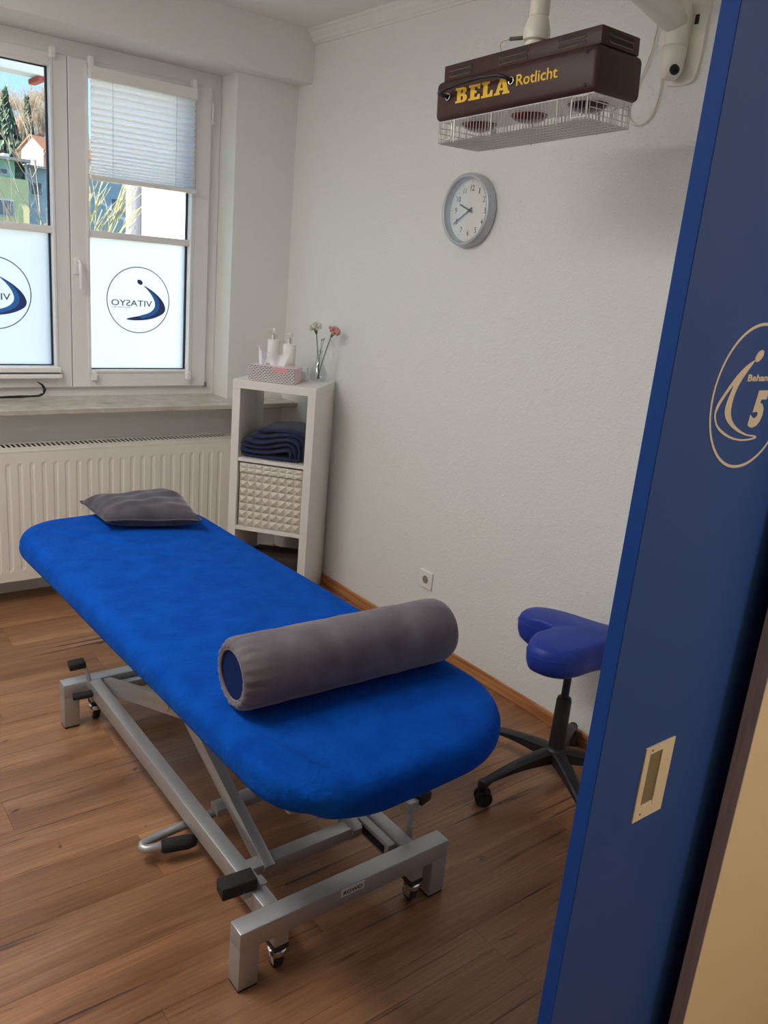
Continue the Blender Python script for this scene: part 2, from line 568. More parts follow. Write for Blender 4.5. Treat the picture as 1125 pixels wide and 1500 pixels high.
def window_logo(sx, cx, cz=1.3525, r=.1584):
    mm = frame_m((cx, 4.0292, cz), (1, 0, 0), (0, 0, 1), (0, -1, 0))
    b = B()
    n = 72
    flat_shape(b, [[(r*math.cos(2*PI*k/n), r*math.sin(2*PI*k/n)) for k in range(n)], [((r-.0042)*math.cos(2*PI*k/n), (r-.0042)*math.sin(2*PI*k/n)) for k in range(n)]], mm)
    obj('logo_ring', b, m_film_ink, sx)
    outer = [(.151, .453), (.334, .368), (.551, .229), (.728, .065), (.83, -.094), (.865, -.227), (.822, -.342), (.69, -.44), (.472, -.531), (.212, -.588), (-.089, -.611), (-.301, -.601)]
    tip = [(-.391, -.57)]
    inner = [(-.195, -.516), (.039, -.466), (.253, -.396), (.405, -.318), (.501, -.212), (.527, -.108), (.499, .013), (.433, .141), (.313, .296)]
    mid = [(.10, -.565), (.254, -.515), (.471, -.425), (.63, -.289), (.672, -.122), (.618, .08), (.464, .264), (.29, .375)]
    sc = lambda L_: [(p[0]*r, p[1]*r) for p in L_]
    b = B(); flat_shape(b, [sc(smooth_loop(outer+tip+inner, 3))], mm)
    dot = [(.038+.095*math.cos(a)*math.cos(-.6)-.068*math.sin(a)*math.sin(-.6), .544+.095*math.cos(a)*math.sin(-.6)+.068*math.sin(a)*math.cos(-.6)) for a in [2*PI*k/20 for k in range(20)]]
    flat_shape(b, [sc(dot)], mm)
    obj('logo_figure', b, m_film_navy, sx)
    b = B(); m2 = frame_m((cx, 4.0285, cz), (1, 0, 0), (0, 0, 1), (0, -1, 0))
    lp = [(.155, .45)]+[(.30, .352), (.43, .262), (.56, .14), (.645, .0), (.672, -.122), (.63, -.289), (.471, -.425), (.254, -.515), (.10, -.545)]+[(.039, -.466), (.253, -.396), (.405, -.318), (.501, -.212), (.527, -.108), (.499, .013), (.433, .141), (.313, .296)]
    flat_shape(b, [sc(smooth_loop(lp, 3))], m2)
    obj('logo_accent', b, m_film_blue, sx)
    # lettering printed for the street side: reads mirrored from the room
    mt = frame_m((cx+.435*r, 4.0288, cz-.185*r), (-1, 0, 0), (0, 0, 1), (0, -1, 0))
    b = B(); text_bm(b, 'VITASYO', 1.29*r, .185*r, mt, bold=.006)
    mt = frame_m((cx-.27*r, 4.0288, cz-.262*r), (-1, 0, 0), (0, 0, 1), (0, -1, 0))
    text_bm(b, 'Physiotherapie', .58*r, .062*r, mt)
    obj('lettering', b, m_film_ink, sx)
window_logo(s_r, 1.563)
window_logo(s_l, .904)

# pleated blinds
m_cord = mat('blind_cord', (.45, .46, .48, 1), .7)
def blind(x0, x1, ztop, zbot, n, label, head=.022):
    t = thing('pleated_blind', label, 'blind', ((x0+x1)/2, 3.96, zbot))
    b = B()
    hh = ztop-head; lo = zbot+.020
    rows = []
    for i in range(2*n+1):
        f = i/(2*n)
        f = f*(1.52-.52*f)                            # pleats hang closer together towards the bottom
        z = hh-(hh-lo)*f
        dy = .009 if i % 2 else -.009
        rows.append([b.verts.new((x, 3.962+dy, z)) for x in (x0+.004, (x0+x1)/2, x1-.004)])
    for A, Bq in zip(rows, rows[1:]):
        for k in range(2): b.faces.new((A[k], A[k+1], Bq[k+1], Bq[k]))
    obj('pleated_fabric', b, m_blind, t, recalc=False)
    b = B(); box(b, x0, x1, 3.945, 3.979, ztop-head, ztop, .003); obj('head_rail', b, m_white_gloss, t)
    b = B(); box(b, x0-.003, x1+.003, 3.943, 3.981, zbot, zbot+.020, .004); obj('bottom_rail', b, m_white_gloss, t)
    for fx in (.2, .8):
        x = x0+(x1-x0)*fx
        b = B(); tube(b, [(x, 3.952, ztop-.01), (x, 3.952, zbot+.01)], .0009, 5); obj('cord', b, m_cord, t)
    return t
bl = blind(1.312, 1.812, 2.335, 1.872, 19, 'white pleated blind lowered over the top of the right window sash', .050)
for x, z in ((1.32, 2.345), (1.80, 2.345), (1.32, .985), (1.80, .985)):
    b = B(); box(b, x-.010, x+.010, 3.950, 3.984, z-.012, z+.028, .003)
    obj('clamp', b, m_white_gloss, bl)
for x in (1.306, 1.818):
    b = B(); tube(b, [(x, 3.963, 2.345), (x, 3.963, .99)], .0008, 5); obj('guide_cord', b, m_cord, bl)
bl2 = blind(.640, 1.165, 1.034, .984, 12, 'white pleated blind folded down at the foot of the left window sash')
for x in (.650, 1.158):
    b = B(); box(b, x-.010, x+.010, 3.950, 3.984, 2.335, 2.375, .003); obj('clamp', b, m_white_gloss, bl2)
    b = B(); tube(b, [(x, 3.963, 2.35), (x, 3.963, .99)], .0008, 5); obj('guide_cord', b, m_cord, bl2)

# ------------------------------------------------------------------ radiator
rx0, rx1, rz0, rz1, ry = .56, 1.935, .125, .712, 3.655
rad = thing('panel_radiator', 'long white panel radiator with ribbed front under the window sill', 'radiator', (1.23, 3.74, .12))
b = B()
per = .0497
nx = int((rx1-rx0-.04)/per)
xs = [rx0, rx0+.012]
prof = {rx0: 0, rx0+.012: 0}
cols = [(rx0, 0), (rx0+.015, 0)]
for i in range(nx):
    xb = rx0+.02+i*per
    for f, d in ((.10, 0), (.22, 1), (.42, 1), (.54, 0), (.9, 0)):
        cols.append((xb+f*per, d))
cols.append((rx1, 0))
zz = [(rz0, 0), (rz0+.045, 0), (rz0+.06, 1), (rz1-.06, 1), (rz1-.045, 0), (rz1, 0)]
grid = [[b.verts.new((x, ry+.0032*d*e, z)) for x, d in cols] for z, e in zz]
for A, Bq in zip(grid, grid[1:]):
    for k in range(len(cols)-1): b.faces.new((A[k], A[k+1], Bq[k+1], Bq[k]))
box(b, rx0, rx1, ry+.008, ry+.016, rz0, rz1)
obj('front_panel', b, m_rad, rad)
for xa in (rx0-.004, rx1):
    b = B(); box(b, xa, xa+.004, ry+.002, 3.825, rz0+.01, rz1, .001); obj('side_cover', b, m_rad, rad)
b = B(); box(b, rx0, rx1, 3.805, 3.822, rz0, rz1); obj('rear_panel', b, m_rad, rad)
b = B()
box(b, rx0, rx1, ry+.001, ry+.080, rz1, rz1+.006, .001); box(b, rx0, rx1, ry+.145, 3.830, rz1+.0045, rz1+.006, .0005)
x = rx0+.002
while x < rx1-.008:
    box(b, x, x+.0090, ry+.079, ry+.146, rz1+.0035, rz1+.0058); x += .0213
g = obj('top_grille', b, m_rad, rad); 
b = B(); box(b, rx0+.01, rx1-.01, ry+.018, 3.803, rz0+.02, rz1-.045); box(b, rx0+.002, rx1-.002, ry+.140, 3.804, rz1-.05, rz1+.004); box(b, rx0+.002, rx1-.002, ry+.018, ry+.081, rz1-.05, rz1-.0005); obj('shaded_convector', b, mat('convector_shade_grey', (.025, .023, .02, 1), .9), rad)  # near-black fill paints the shade seen through the grille slots
for x in (rx0+.2, rx1-.2):
    b = B(); box(b, x-.02, x+.02, 3.823, WY-.002, rz0+.1, rz1-.1, .002); obj('bracket', b, m_rad, rad)

# black curved twig on the sill
b = B()
P = [(.70, 3.955, .898), (.86, 3.955, .899), (.98, 3.955, .901), (1.06, 3.955, .903), (1.083, 3.953, .914), (1.088, 3.952, .935), (1.076, 3.95, .955), (1.052, 3.948, .971)]
pp = []
for i in range(len(P)-1):
    for t in (0, .5): pp.append(Vector(P[i]).lerp(Vector(P[i+1]), t))
pp.append(Vector(P[-1]))
tube(b, pp, [.0055+.0012*math.sin(i*2.1) for i in range(len(pp)-6)]+[.007, .0065, .006, .0045, .003, .001], 8)
tag(obj('curved_stick', b, m_black, None, True, loc=(.9, 3.955, .892)), 'thin black stick with upturned hooked tip lying on the window sill', 'stick')

# ------------------------------------------------------------------ shelf unit in the corner
SO, SU, SV = Vector((1.775, 3.42, 0)), Vector((.656, -.755, 0)).normalized(), Vector((.755, .656, 0)).normalized()
SM = frame_m(SO, SU, SV, (0, 0, 1))
def sp_(u, v, z=0): return SM @ Vector((u, v, z))
def sobj(name, bm, m, parent, **k):
    bm.transform(SM); return obj(name, bm, m, parent, **k)
sh = thing('open_shelf', 'narrow white open shelf unit standing askew in the corner beside the window', 'shelf', sp_(.2, .165, 0))
b = B(); box(b, 0, .40, 0, .33, 1.022, 1.06, .0015); sobj('top_panel', b, m_white, sh)
for u in (0, .362):
    b = B(); box(b, u, u+.038, 0, .33, 0, 1.022, .0015); sobj('side_panel', b, m_white, sh)
for z in (.678, .338):
    b = B(); box(b, .038, .362, .002, .328, z, z+.016, .001); sobj('shelf_board', b, m_white, sh)
b = B(); box(b, .038, .362, .002, .328, 0, .038, .001); sobj('bottom_panel', b, m_white, sh)

# folded navy blanket: stacked rounded folds
bl_ = thing('folded_blanket', 'dark navy folded blanket in the top shelf compartment', 'blanket', sp_(.2, .15, .694))
def layer(path, th, v0, v1, seed):
    """one folded layer: a flat rounded band swept along a path in the u-z plane"""
    b = B(); rows = []
    P = [Vector((p[0], p[1])) for p in path]; sm = []
    for i in range(len(P)-1):
        q = [P[max(0, min(len(P)-1, i+j-1))] for j in range(4)]
        for k in range(5):
            t = k/5; sm.append(.5*((2*q[1])+(-q[0]+q[2])*t+(2*q[0]-5*q[1]+4*q[2]-q[3])*t*t+(-q[0]+3*q[1]-3*q[2]+q[3])*t**3))
    sm.append(P[-1]); m_ = len(sm)
    for i, p in enumerate(sm):
        t = (sm[min(m_-1, i+1)]-sm[max(0, i-1)]).normalized(); nn = Vector((-t.y, t.x))
        e = min(1, .45+min(i, m_-1-i)*.28); r_ = []
        for k in range(18):
            a = 2*PI*k/18; cv, cz = math.cos(a), math.sin(a)
            v = (v0+v1)/2+(v1-v0)/2*(abs(cv)**.35)*(1 if cv >= 0 else -1)+.003*math.sin(i*.5+seed*2)
            off = nn*(th/2*e*cz*(1+.08*math.sin(i*.7+seed)))
            r_.append(b.verts.new((p.x+off.x, v, p.y+off.y)))
        rows.append(r_)
    for A, Bq in zip(rows, rows[1:]):
        for k in range(18): b.faces.new((A[k], A[(k+1) % 18], Bq[(k+1) % 18], Bq[k]))
    b.faces.new(rows[0][::-1]); b.faces.new(rows[-1])
    return b
Z0 = .6945
for i, (pts_, th, v0) in enumerate((
    ([(.050, .012), (.12, .011), (.20, .011), (.29, .012), (.318, .015)], .022, .022),
    ([(.046, .036), (.11, .031), (.17, .034), (.22, .044), (.262, .056), (.283, .048), (.291, .022)], .022, .014),
    ([(.050, .060), (.11, .053), (.17, .058), (.225, .073), (.270, .084), (.300, .072), (.310, .040), (.312, .022)], .023, .020),
    ([(.056, .083), (.11, .077), (.17, .084), (.225, .099), (.280, .108), (.318, .093), (.331, .060), (.333, .020)], .023, .012),
    ([(.084, .106), (.13, .104), (.18, .110), (.235, .123), (.290, .129), (.331, .113), (.349, .075), (.3505, .020)], .021, .024),
    ([(.112, .130), (.16, .133), (.21, .140), (.26, .143), (.31, .138), (.346, .124)], .024, .040))):
    sobj('fold', layer([(u, Z0+z) for u, z in pts_], th, v0, .30, i), m_navy_fab, bl_, smooth=True)

# quilted storage box: studded pyramids on the front
m_boxw = mat('cream_box_fabric', (.66, .61, .53, 1), .6)
m_boxl = mat('cream_box_rim', (.70, .66, .59, 1), .55)
sb = thing('storage_box', 'cream storage box with studded quilted front in the middle shelf compartment', 'box', sp_(.2, .15, .354))
b = B(); box(b, .044, .356, .022, .30, .3545, .655, .004); sobj('box_body', b, m_boxw, sb)
b = B()
ncol, nrow = 8, 7
u0, u1, z0, z1 = .045, .355, .357, .618
for i in range(ncol):
    for j in range(nrow):
        a0 = u0+(u1-u0)*i/ncol; a1 = u0+(u1-u0)*(i+1)/ncol; c0 = z0+(z1-z0)*j/nrow; c1 = z0+(z1-z0)*(j+1)/nrow
        cs = [b.verts.new(v) for v in ((a0, .021, c0), (a1, .021, c0), (a1, .021, c1), (a0, .021, c1))]
        am, cm = (a0+a1)/2, (c0+c1)/2
        q = .12
        ins = [b.verts.new((am+(x-am)*q, .008, cm+(zv-cm)*q)) for x, zv in ((a0, c0), (a1, c0), (a1, c1), (a0, c1))]
        b.faces.new(ins)
        for k in range(4): b.faces.new((cs[k], cs[(k+1) % 4], ins[(k+1) % 4], ins[k]))
sobj('quilted_front', b, m_boxw, sb, recalc=True)
b = B(); box(b, .043, .357, .012, .302, .622, .668, .005)
for j in range(8):
    a0 = .045+.31*j/8; a1 = a0+.31/8
    for c0, c1 in ((.623, .645), (.646, .668)):
        am, cm = (a0+a1)/2, (c0+c1)/2
        cs = [b.verts.new(v) for v in ((a0, .0118, c0), (a1, .0118, c0), (a1, .0118, c1), (a0, .0118, c1))]
        p = b.verts.new((am, .003, cm))
        for k in range(4): b.faces.new((cs[k], cs[(k+1) % 4], p))
sobj('rim', b, m_boxl, sb, recalc=True)
# dark folded thing in the lowest compartment
m_dkbr = mat('dark_brown_felt', (.030, .020, .018, 1), .8)
b = B(); box(b, .06, .35, .05, .30, .0385, .17, .02, 3)
for v in b.verts:
    if v.co.z > .1: v.co.z += .045*(1-abs(v.co.y-.12)/.2)+.01*math.sin(v.co.x*40)
b.transform(SM)
tag(obj('storage_bag', b, m_dkbr, None, True, loc=sp_(.2, .17, .0385)), 'low dark brown bag in the lowest shelf compartment behind the table', 'bag')

# ------- things on the shelf top
TZ = 1.0605
# tissue box: black-and-white weave print, pink end and pink flash
def weave():
    m = mat('tissue_box_weave', (.8, .78, .76, 1), .5)
    bs = m.node_tree.nodes['Principled BSDF']
    t = N(m, 'ShaderNodeTexCoord')
    mp = N(m, 'ShaderNodeMapping'); mp.inputs['Scale'].default_value = (1, 1, 1)
    L(m, t.outputs['UV'], mp.inputs[0])
    br = N(m, 'ShaderNodeTexBrick', Scale=1.0)
    br.inputs['Color1'].default_value = (.10, .07, .07, 1)
    br.inputs['Color2'].default_value = (.16, .12, .12, 1)
    br.inputs['Mortar'].default_value = (.80, .77, .74, 1)
    br.inputs['Mortar Size'].default_value = .0065
    br.inputs['Brick Width'].default_value = .062
    br.inputs['Row Height'].default_value = .030
    L(m, mp.outputs[0], br.inputs['Vector'])
    L(m, br.outputs[0], bs.inputs['Base Color'])
    return m
m_weave = weave()
m_pink = mat('pink_card', (.72, .36, .42, 1), .5)
m_palepink = mat('pale_pink_card', (.78, .60, .62, 1), .5)
tb = thing('tissue_box', 'flat tissue box with dark woven pattern at the front of the shelf top', 'tissue box', sp_(.17, .08, TZ))
bu0, bu1, bv0, bv1, bh = .062, .285, .030, .140, .072
b = B(); box(b, bu0, bu1, bv0, bv1, TZ, TZ+bh, .001, 1)
uv = b.loops.layers.uv.new('UVMap')
for f in b.faces:
    n = f.normal
    for l in f.loops:
        l[uv].uv = ((l.vert.co.x+l.vert.co.y)*4.0, l.vert.co.z*4.0)
    f.material_index = 1 if abs(n.x) > .9 and n.x > 0 else (2 if n.z > .9 else 0)
sobj('carton', b, [m_weave, m_palepink, m_palepink], tb)
b = B()
mmf = SM @ frame_m((.215, bv0-.0004, TZ+.0605), (1, 0, 0), (0, 0, 1), (0, -1, 0))
flat_shape(b, [[(.038*math.cos(a), .017*math.sin(a)+.003+.003*math.cos(5*a)) if math.sin(a) < 0 else (.038*math.cos(a), .0112*min(1, 1.6*math.sin(a))) for a in [2*PI*k/28 for k in range(28)]]], mmf)
obj('pink_motif', b, m_pink, tb)
# tissues: crumpled upright sheets
def tissue(u0, u1, v0, z0, h, seed):
    rnd = random.Random(seed); b = B()
    nu, nz = 14, 10; g = []
    for j in range(nz+1):
        fz = j/nz; r_ = []
        for i in range(nu+1):
            fu = i/nu
            u = u0+(u1-u0)*(.5+(fu-.5)*(.62+.55*fz))
            v = v0+.016*math.sin(fu*7.5+seed)*(.3+fz)+.010*math.sin(fu*15+seed*2)*fz
            z = z0+h*fz*(.86+.14*math.sin(fu*5+seed))+.006*math.sin(fu*11+seed)*fz
            r_.append(b.verts.new((u, v, z)))
        g.append(r_)
    for A, Bq in zip(g, g[1:]):
        for k in range(nu): b.faces.new((A[k], A[k+1], Bq[k+1], Bq[k]))
    return b
sobj('tissue', tissue(.085, .135, .075, TZ+bh-.004, .082, 1.0), m_tissue, tb, smooth=True, recalc=False)
sobj('tissue', tissue(.13, .235, .080, TZ+bh-.004, .068, 2.6), m_tissue, tb, smooth=True, recalc=False)

m_lotion = mat('white_lotion_bottle', (.82, .81, .76, 1), .3)
def bottle(u, v, h, label):
    p = sp_(u, v, TZ)
    t = thing('pump_bottle', label, 'bottle', p, 'pump bottles on the shelf top')
    mm = Matrix.Translation(p)
    b = B(); lathe(b, [(.028, 0), (.0305, .004), (.0305, h-.008), (.028, h-.002), (.012, h)], 28, mm); obj('body', b, m_lotion, t, True, angle=50)
    b = B(); lathe(b, [(.0125, h), (.0125, h+.022), (.009, h+.024), (.0045, h+.025), (.0045, h+.037)], 20, mm); obj('collar', b, m_chrome, t, True, angle=40)
    b = B(); lathe(b, [(.010, h+.032), (.0115, h+.034), (.0115, h+.046), (.009, h+.050)], 20, mm)
    d = -SV*.8-SU*.6
    tube(b, [p+Vector((0, 0, h+.044)), p+d*.020+Vector((0, 0, h+.045)), p+d*.032+Vector((0, 0, h+.040))], [.0055, .005, .004], 8)
    obj('pump_head', b, m_lotion, t, True, angle=40)
bottle(.108, .235, .178, 'white pump bottle on the left, behind the tissue box on the shelf top')
bottle(.197, .205, .168, 'white pump bottle on the right, between tissue box and flower vase')
# small white card box with a grey emblem
scb = thing('small_carton', 'small white carton with faint grey emblem between pump bottle and vase', 'carton', sp_(.268, .20, TZ))
b = B(); box(b, .236, .292, .185, .225, TZ, TZ+.066, .001, 1); sobj('carton', b, m_white_gloss, scb)
b = B(); mmf = SM @ frame_m((.266, .1846, TZ+.036), (1, 0, 0), (0, 0, 1), (0, -1, 0))
for k in range(5):
    a = PI*.5+(k-2)*.5
    flat_shape(b, [[(.0035*math.cos(t)*math.cos(a)-.0013*math.sin(t)*math.sin(a)+.007*math.cos(a), .0035*math.cos(t)*math.sin(a)+.0013*math.sin(t)*math.cos(a)+.007*math.sin(a)) for t in [2*PI*q/12 for q in range(12)]]], mmf)
obj('emblem', b, m_greycable, scb)
# vase and carnations
vp = sp_(.338, .235, TZ)
va = thing('glass_vase', 'small clear bulbous glass vase at the right end of the shelf top', 'vase', vp)
b = B(); lathe(b, [(.020, .001), (.036, .006), (.0425, .025), (.040, .045), (.026, .075), (.0155, .10), (.014, .125), (.0165, .152), (.0155, .152), (.013, .125), (.0145, .10), (.025, .075), (.039, .045), (.0415, .025), (.035, .008), (.018, .004)], 32, Matrix.Translation(vp), cap0=False, cap1=False)
obj('glass_body', b, m_vaseglass, va, True)
m_stem = mat('stem_green', (.06, .10, .045, 1), .6)
m_sepal = mat('sepal_green', (.10, .17, .06, 1), .6)
m_petw = mat('cream_petal', (.90, .88, .79, 1), .7)
m_petp = mat('pink_petal', (.86, .50, .48, 1), .7)
def carnation(label, base, top, tilt, pm, seed):
    rnd = random.Random(seed)
    t = thing('carnation', label, 'flower', base, 'carnations in the vase')
    base, top = Vector(base), Vector(top)
    mid = base.lerp(top, .55)+Vector((0, 0, .01))
    b = B(); tube(b, [base, base.lerp(mid, .5), mid, mid.lerp(top, .6), top], .0022, 7); obj('stem', b, m_stem, t, True)
    d = (tilt.normalized())
    u = d.orthogonal().normalized(); v = d.cross(u)
    mm = frame_m(top, u, v, d)
    b = B(); lathe(b, [(.003, -.004), (.0065, .004), (.009, .018), (.011, .026)], 14, mm); obj('calyx', b, m_sepal, t, True)
    b = B()
    for k in range(90):
        a = rnd.uniform(0, 2*PI); el = math.acos(rnd.uniform(-.12, 1))
        dirn = Vector((math.cos(a)*math.sin(el), math.sin(a)*math.sin(el), math.cos(el)*.8))
        c = Vector((0, 0, .02))+dirn*.004
        e = Vector((0, 0, .026))+dirn*rnd.uniform(.018, .034)
        sd = dirn.cross(Vector((rnd.uniform(-1, 1), rnd.uniform(-1, 1), rnd.uniform(-1, 1)))).normalized()
        wv = rnd.uniform(.006, .010)
        nrm = dirn.cross(sd).normalized()
        vs = [c-sd*.002, c+sd*.002, e+sd*wv+nrm*.003, e+dirn*.003+sd*wv*.35-nrm*.003, e+dirn*.003-sd*wv*.35+nrm*.003, e-sd*wv-nrm*.003]
        b.faces.new([b.verts.new(mm @ q) for q in vs])
    o = obj('petal', b, pm, t, recalc=False); o['kind'] = 'stuff'
carnation('cream white carnation leaning left in the glass vase', vp+Vector((.008, .004, .012)), vp-SU*.022+Vector((0, 0, .225)), Vector((-.25, .1, 1)), m_petw, 3)
carnation('pink carnation leaning right in the glass vase', vp+Vector((-.010, -.006, .012)), vp+SU*.050+Vector((0, 0, .218)), Vector((.35, -.35, .8)), m_petp, 4)
b = B()
for dx, h in ((.006, .195), (.016, .20)):
    tube(b, [vp+Vector((.002, 0, .012)), vp+Vector((0, 0, .12)), vp+SU*dx+Vector((0, 0, h))], [.0012, .0012, .001], 6)
    lathe(b, [(.001, -.004), (.003, 0), (.0025, .006), (.0008, .009)], 8, Matrix.Translation(vp+SU*dx+Vector((0, 0, h))))
tag(obj('bud_sprig', b, m_stem, None, True, loc=vp+Vector((0, 0, .012))), 'thin sprig with two tiny closed buds in the vase between both carnations', 'sprig')

# ------------------------------------------------------------------ socket
sk = thing('wall_socket', 'white wall socket low on the right wall above the table bolster', 'socket', (WX, 2.526, .31))
b = B(); box(b, WX-.009, WX, 2.484, 2.566, .270, .350, .003); obj('cover_plate', b, m_white_gloss, sk)
mm = frame_m((WX-.0092, 2.525, .310), (0, 1, 0), (0, 0, 1), (-1, 0, 0))
b = B(); lathe(b, [(.0215, .0006), (.0215, -.0005), (.0190, -.0008), (.0188, .0004)], 28, mm, False, False)
obj('socket_ring', b, m_white, sk, True, angle=40)
b = B(); lathe(b, [(.0185, .0005), (.0183, .0007)], 28, mm, True, True); obj('socket_well', b, mat('socket_grey', (.30, .27, .22, 1), .6), sk)
for dy in (-.0095, .0095):
    b = B(); lathe(b, [(.0028, .0007), (.0028, .0012)], 10, frame_m((WX-.0092, 2.525+dy, .310), (0, 1, 0), (0, 0, 1), (-1, 0, 0))); obj('pin_hole', b, m_black, sk)

# ------------------------------------------------------------------ clock
CK = Vector((WX, 2.497, 1.850))
ck = thing('wall_clock', 'round silver rimmed wall clock with white dial on the right wall', 'clock', CK)
mm = frame_m(CK, (0, -1, 0), (0, 0, 1), (-1, 0, 0))       # local x: to the right seen from the room, y: up, z: into the room
b = B(); lathe(b, [(.128, .001), (.134, .004), (.1355, .030), (.132, .042), (.126, .046), (.119, .044), (.1155, .034), (.1155, .012)], 64, mm, True, False)
obj('rim', b, m_clock, ck, True, angle=55)
b = B(); lathe(b, [(.1158, .012), (.1158, .0125)], 48, mm, True, True); obj('dial', b, m_dial, ck)
for k in range(1, 13):
    a = PI/2-2*PI*k/12
    st_ = str(k); wd = .0105 if len(st_) == 1 else .0205
    if st_ == '1': wd = .005
    if st_ == '11': wd = .0145
    cx, cy = .082*math.cos(a), .082*math.sin(a)
    b = B(); text_bm(b, st_, wd, .0205, mm @ Matrix.Translation((cx-wd/2, cy-.010, .0127)), .0004, bold=.004)
    obj('numeral', b, m_ink, ck)
b = B()
for k in range(60):
    a = 2*PI*k/60; big = k % 5 == 0
    r0, r1, hw = (.101, .109, .0009) if big else (.1055, .1085, .0004)
    c, s_ = math.cos(a), math.sin(a)
    q = [(r0*c-hw*s_, r0*s_+hw*c), (r1*c-hw*s_, r1*s_+hw*c), (r1*c+hw*s_, r1*s_-hw*c), (r0*c+hw*s_, r0*s_-hw*c)]
    b.faces.new([b.verts.new(mm @ Vector((x, y_, .0127))) for x, y_ in q])
o = obj('minute_mark', b, m_ink, ck); o['kind'] = 'stuff'
def hand(name, deg, ln, back, w0, w1, z):
    a = math.radians(90-deg)
    h = bmesh.new(); box(h, -back, ln, -w0/2, w0/2, z, z+.001)
    for v in h.verts:
        if v.co.x > 0: v.co.y *= w1/w0
    h.transform(mm @ Matrix.Rotation(a, 4, 'Z')); return obj(name, h, m_hand, ck)
hand('hour_hand', 291, .062, .016, .0066, .0055, .016)
hand('minute_hand', 238, .096, .018, .0055, .0040, .019)
b = B(); lathe(b, [(.004, .0128), (.004, .022)], 16, mm); obj('hub', b, m_hand, ck)
b = B(); lathe(b, [(.117, .036), (.117, .0365)], 48, mm); obj('glass_cover', b, m_clockglass, ck)

# ------------------------------------------------------------------ infrared lamp with arm
def rotm(yaw, pit, rol):
    return Matrix.Rotation(math.radians(yaw), 4, 'Z') @ Matrix.Rotation(math.radians(pit), 4, 'Y') @ Matrix.Rotation(math.radians(rol), 4, 'X')
LC = Vector((1.687, 1.662, 2.074))
LM = Matrix.Translation(LC) @ rotm(-88.5, -3.1, 1.2)
lamp = thing('infrared_lamp', 'dark brown rectangular infrared lamp head with wire guard hanging from wall arm', 'lamp', LC)
def lobj(name, bm, m, parent=None, **k):
    bm.transform(LM); return obj(name, bm, m, parent or lamp, **k)
hl, hd, hh = .275, .0875, .0505
b = B(); box(b, -hl, hl, -hd, hd, -hh, hh, .016, 4)
fs = [f for f in b.faces if f.normal.z < -.99 and f.calc_area() > .01]
r = bmesh.ops.inset_individual(b, faces=fs, thickness=.003)
bmesh.ops.translate(b, vec=(0, 0, .008), verts=list({v for f in fs for v in f.verts}))
lobj('housing', b, m_brown, smooth=True, angle=35)
b = B(); box(b, -.258, .268, -.0735, .072, hh, hh+.040, .003)
cap = lobj('vented_cap', b, m_brown, smooth=True, angle=35)
def slot(bm, u0, u1, z0, z1, v, axis):
    n = 8; r_ = (z1-z0)/2; pts = []
    for k in range(n+1): a = PI/2+PI*k/n; pts.append((u0+r_+r_*math.cos(a), (z0+z1)/2+r_*math.sin(a)))
    for k in range(n+1): a = -PI/2+PI*k/n; pts.append((u1-r_+r_*math.cos(a), (z0+z1)/2+r_*math.sin(a)))
    mm = frame_m((0, v, 0), (1, 0, 0), (0, 0, 1), (0, -1, 0)) if axis == 'v' else frame_m((v, 0, 0), (0, 1, 0), (0, 0, 1), (1, 0, 0))
    flat_shape(bm, [pts], mm, .0008)
    return pts, mm
def slots(u0, u1, v, axis):
    for z0 in (hh+.008, hh+.022):
        b = B(); pts, mm = slot(b, u0, u1, z0, z0+.009, v, axis); lobj('vent_slot', b, m_brown_d, cap)
        b = B(); tube(b, [mm @ Vector((p[0], p[1], .001)) for p in pts[len(pts)//4:-len(pts)//4]]+[mm @ Vector((pts[0][0], pts[0][1]-.009, .001))][:0], .0014, 5); lobj('vent_lip', b, m_lip, cap)
for u0, u1 in ((-.235, -.150), (-.050, .045), (.140, .225)): slots(u0, u1, -.0738, 'v')
slots(-.045, .045, .2684, 'u')
for side, u in (('l', -hl+.012), ('r', hl-.012)):
    for z in (-.035, .035):
        b = B(); lathe(b, [(.0045, 0), (.0045, .0015), (.002, .0025)], 10, frame_m((u-.02 if side == 'r' else u+.02, -hd+.0005, z), (1, 0, 0), (0, 0, 1), (0, -1, 0)))
        if side == 'r': lobj('screw', b, m_brown_d)
        else: b.free()
# slab-serif lettering, cut as outlines
def glyph(ch):
    R = lambda x0, x1, y0, y1: [(x0, y0), (x1, y0), (x1, y1), (x0, y1)]
    if ch == 'E': return [[(0, 0), (.80, 0), (.80, .34), (.66, .34), (.58, .18), (.42, .18), (.42, .42), (.56, .42), (.56, .60), (.42, .60), (.42, .82), (.58, .82), (.66, .68), (.80, .68), (.80, 1), (0, 1), (0, .86), (.12, .86), (.12, .14), (0, .14)]]
    if ch == 'L': return [[(0, 0), (.78, 0), (.78, .42), (.64, .42), (.56, .18), (.42, .18), (.42, .86), (.54, .86), (.54, 1), (0, 1), (0, .86), (.12, .86), (.12, .14), (0, .14)]]
    if ch == 'A': return [[(0, 0), (.40, 0), (.40, .14), (.33, .14), (.36, .26), (.60, .26), (.63, .14), (.55, .14), (.55, 0), (1.02, 0), (1.02, .14), (.94, .14), (.70, 1), (.36, 1), (.10, .14), (0, .14)], [(.40, .42), (.56, .42), (.48, .78)]]
    if ch == 'B':
        o = [(0, 0)]+[(.52+.33*math.cos(a), .28+.28*math.sin(a)) for a in [-PI/2+PI*k/8*.92 for k in range(9)]]
        o += [(.50+.30*math.cos(a), .76+.24*math.sin(a)) for a in [-PI/2+.35+(PI-.35)*k/8 for k in range(9)]]
        o += [(0, 1), (0, .86), (.12, .86), (.12, .14), (0, .14)]
        return [o, [(.40, .15), (.52, .16), (.56, .28), (.52, .41), (.40, .43)], [(.40, .60), (.50, .61), (.54, .72), (.50, .84), (.40, .85)]]
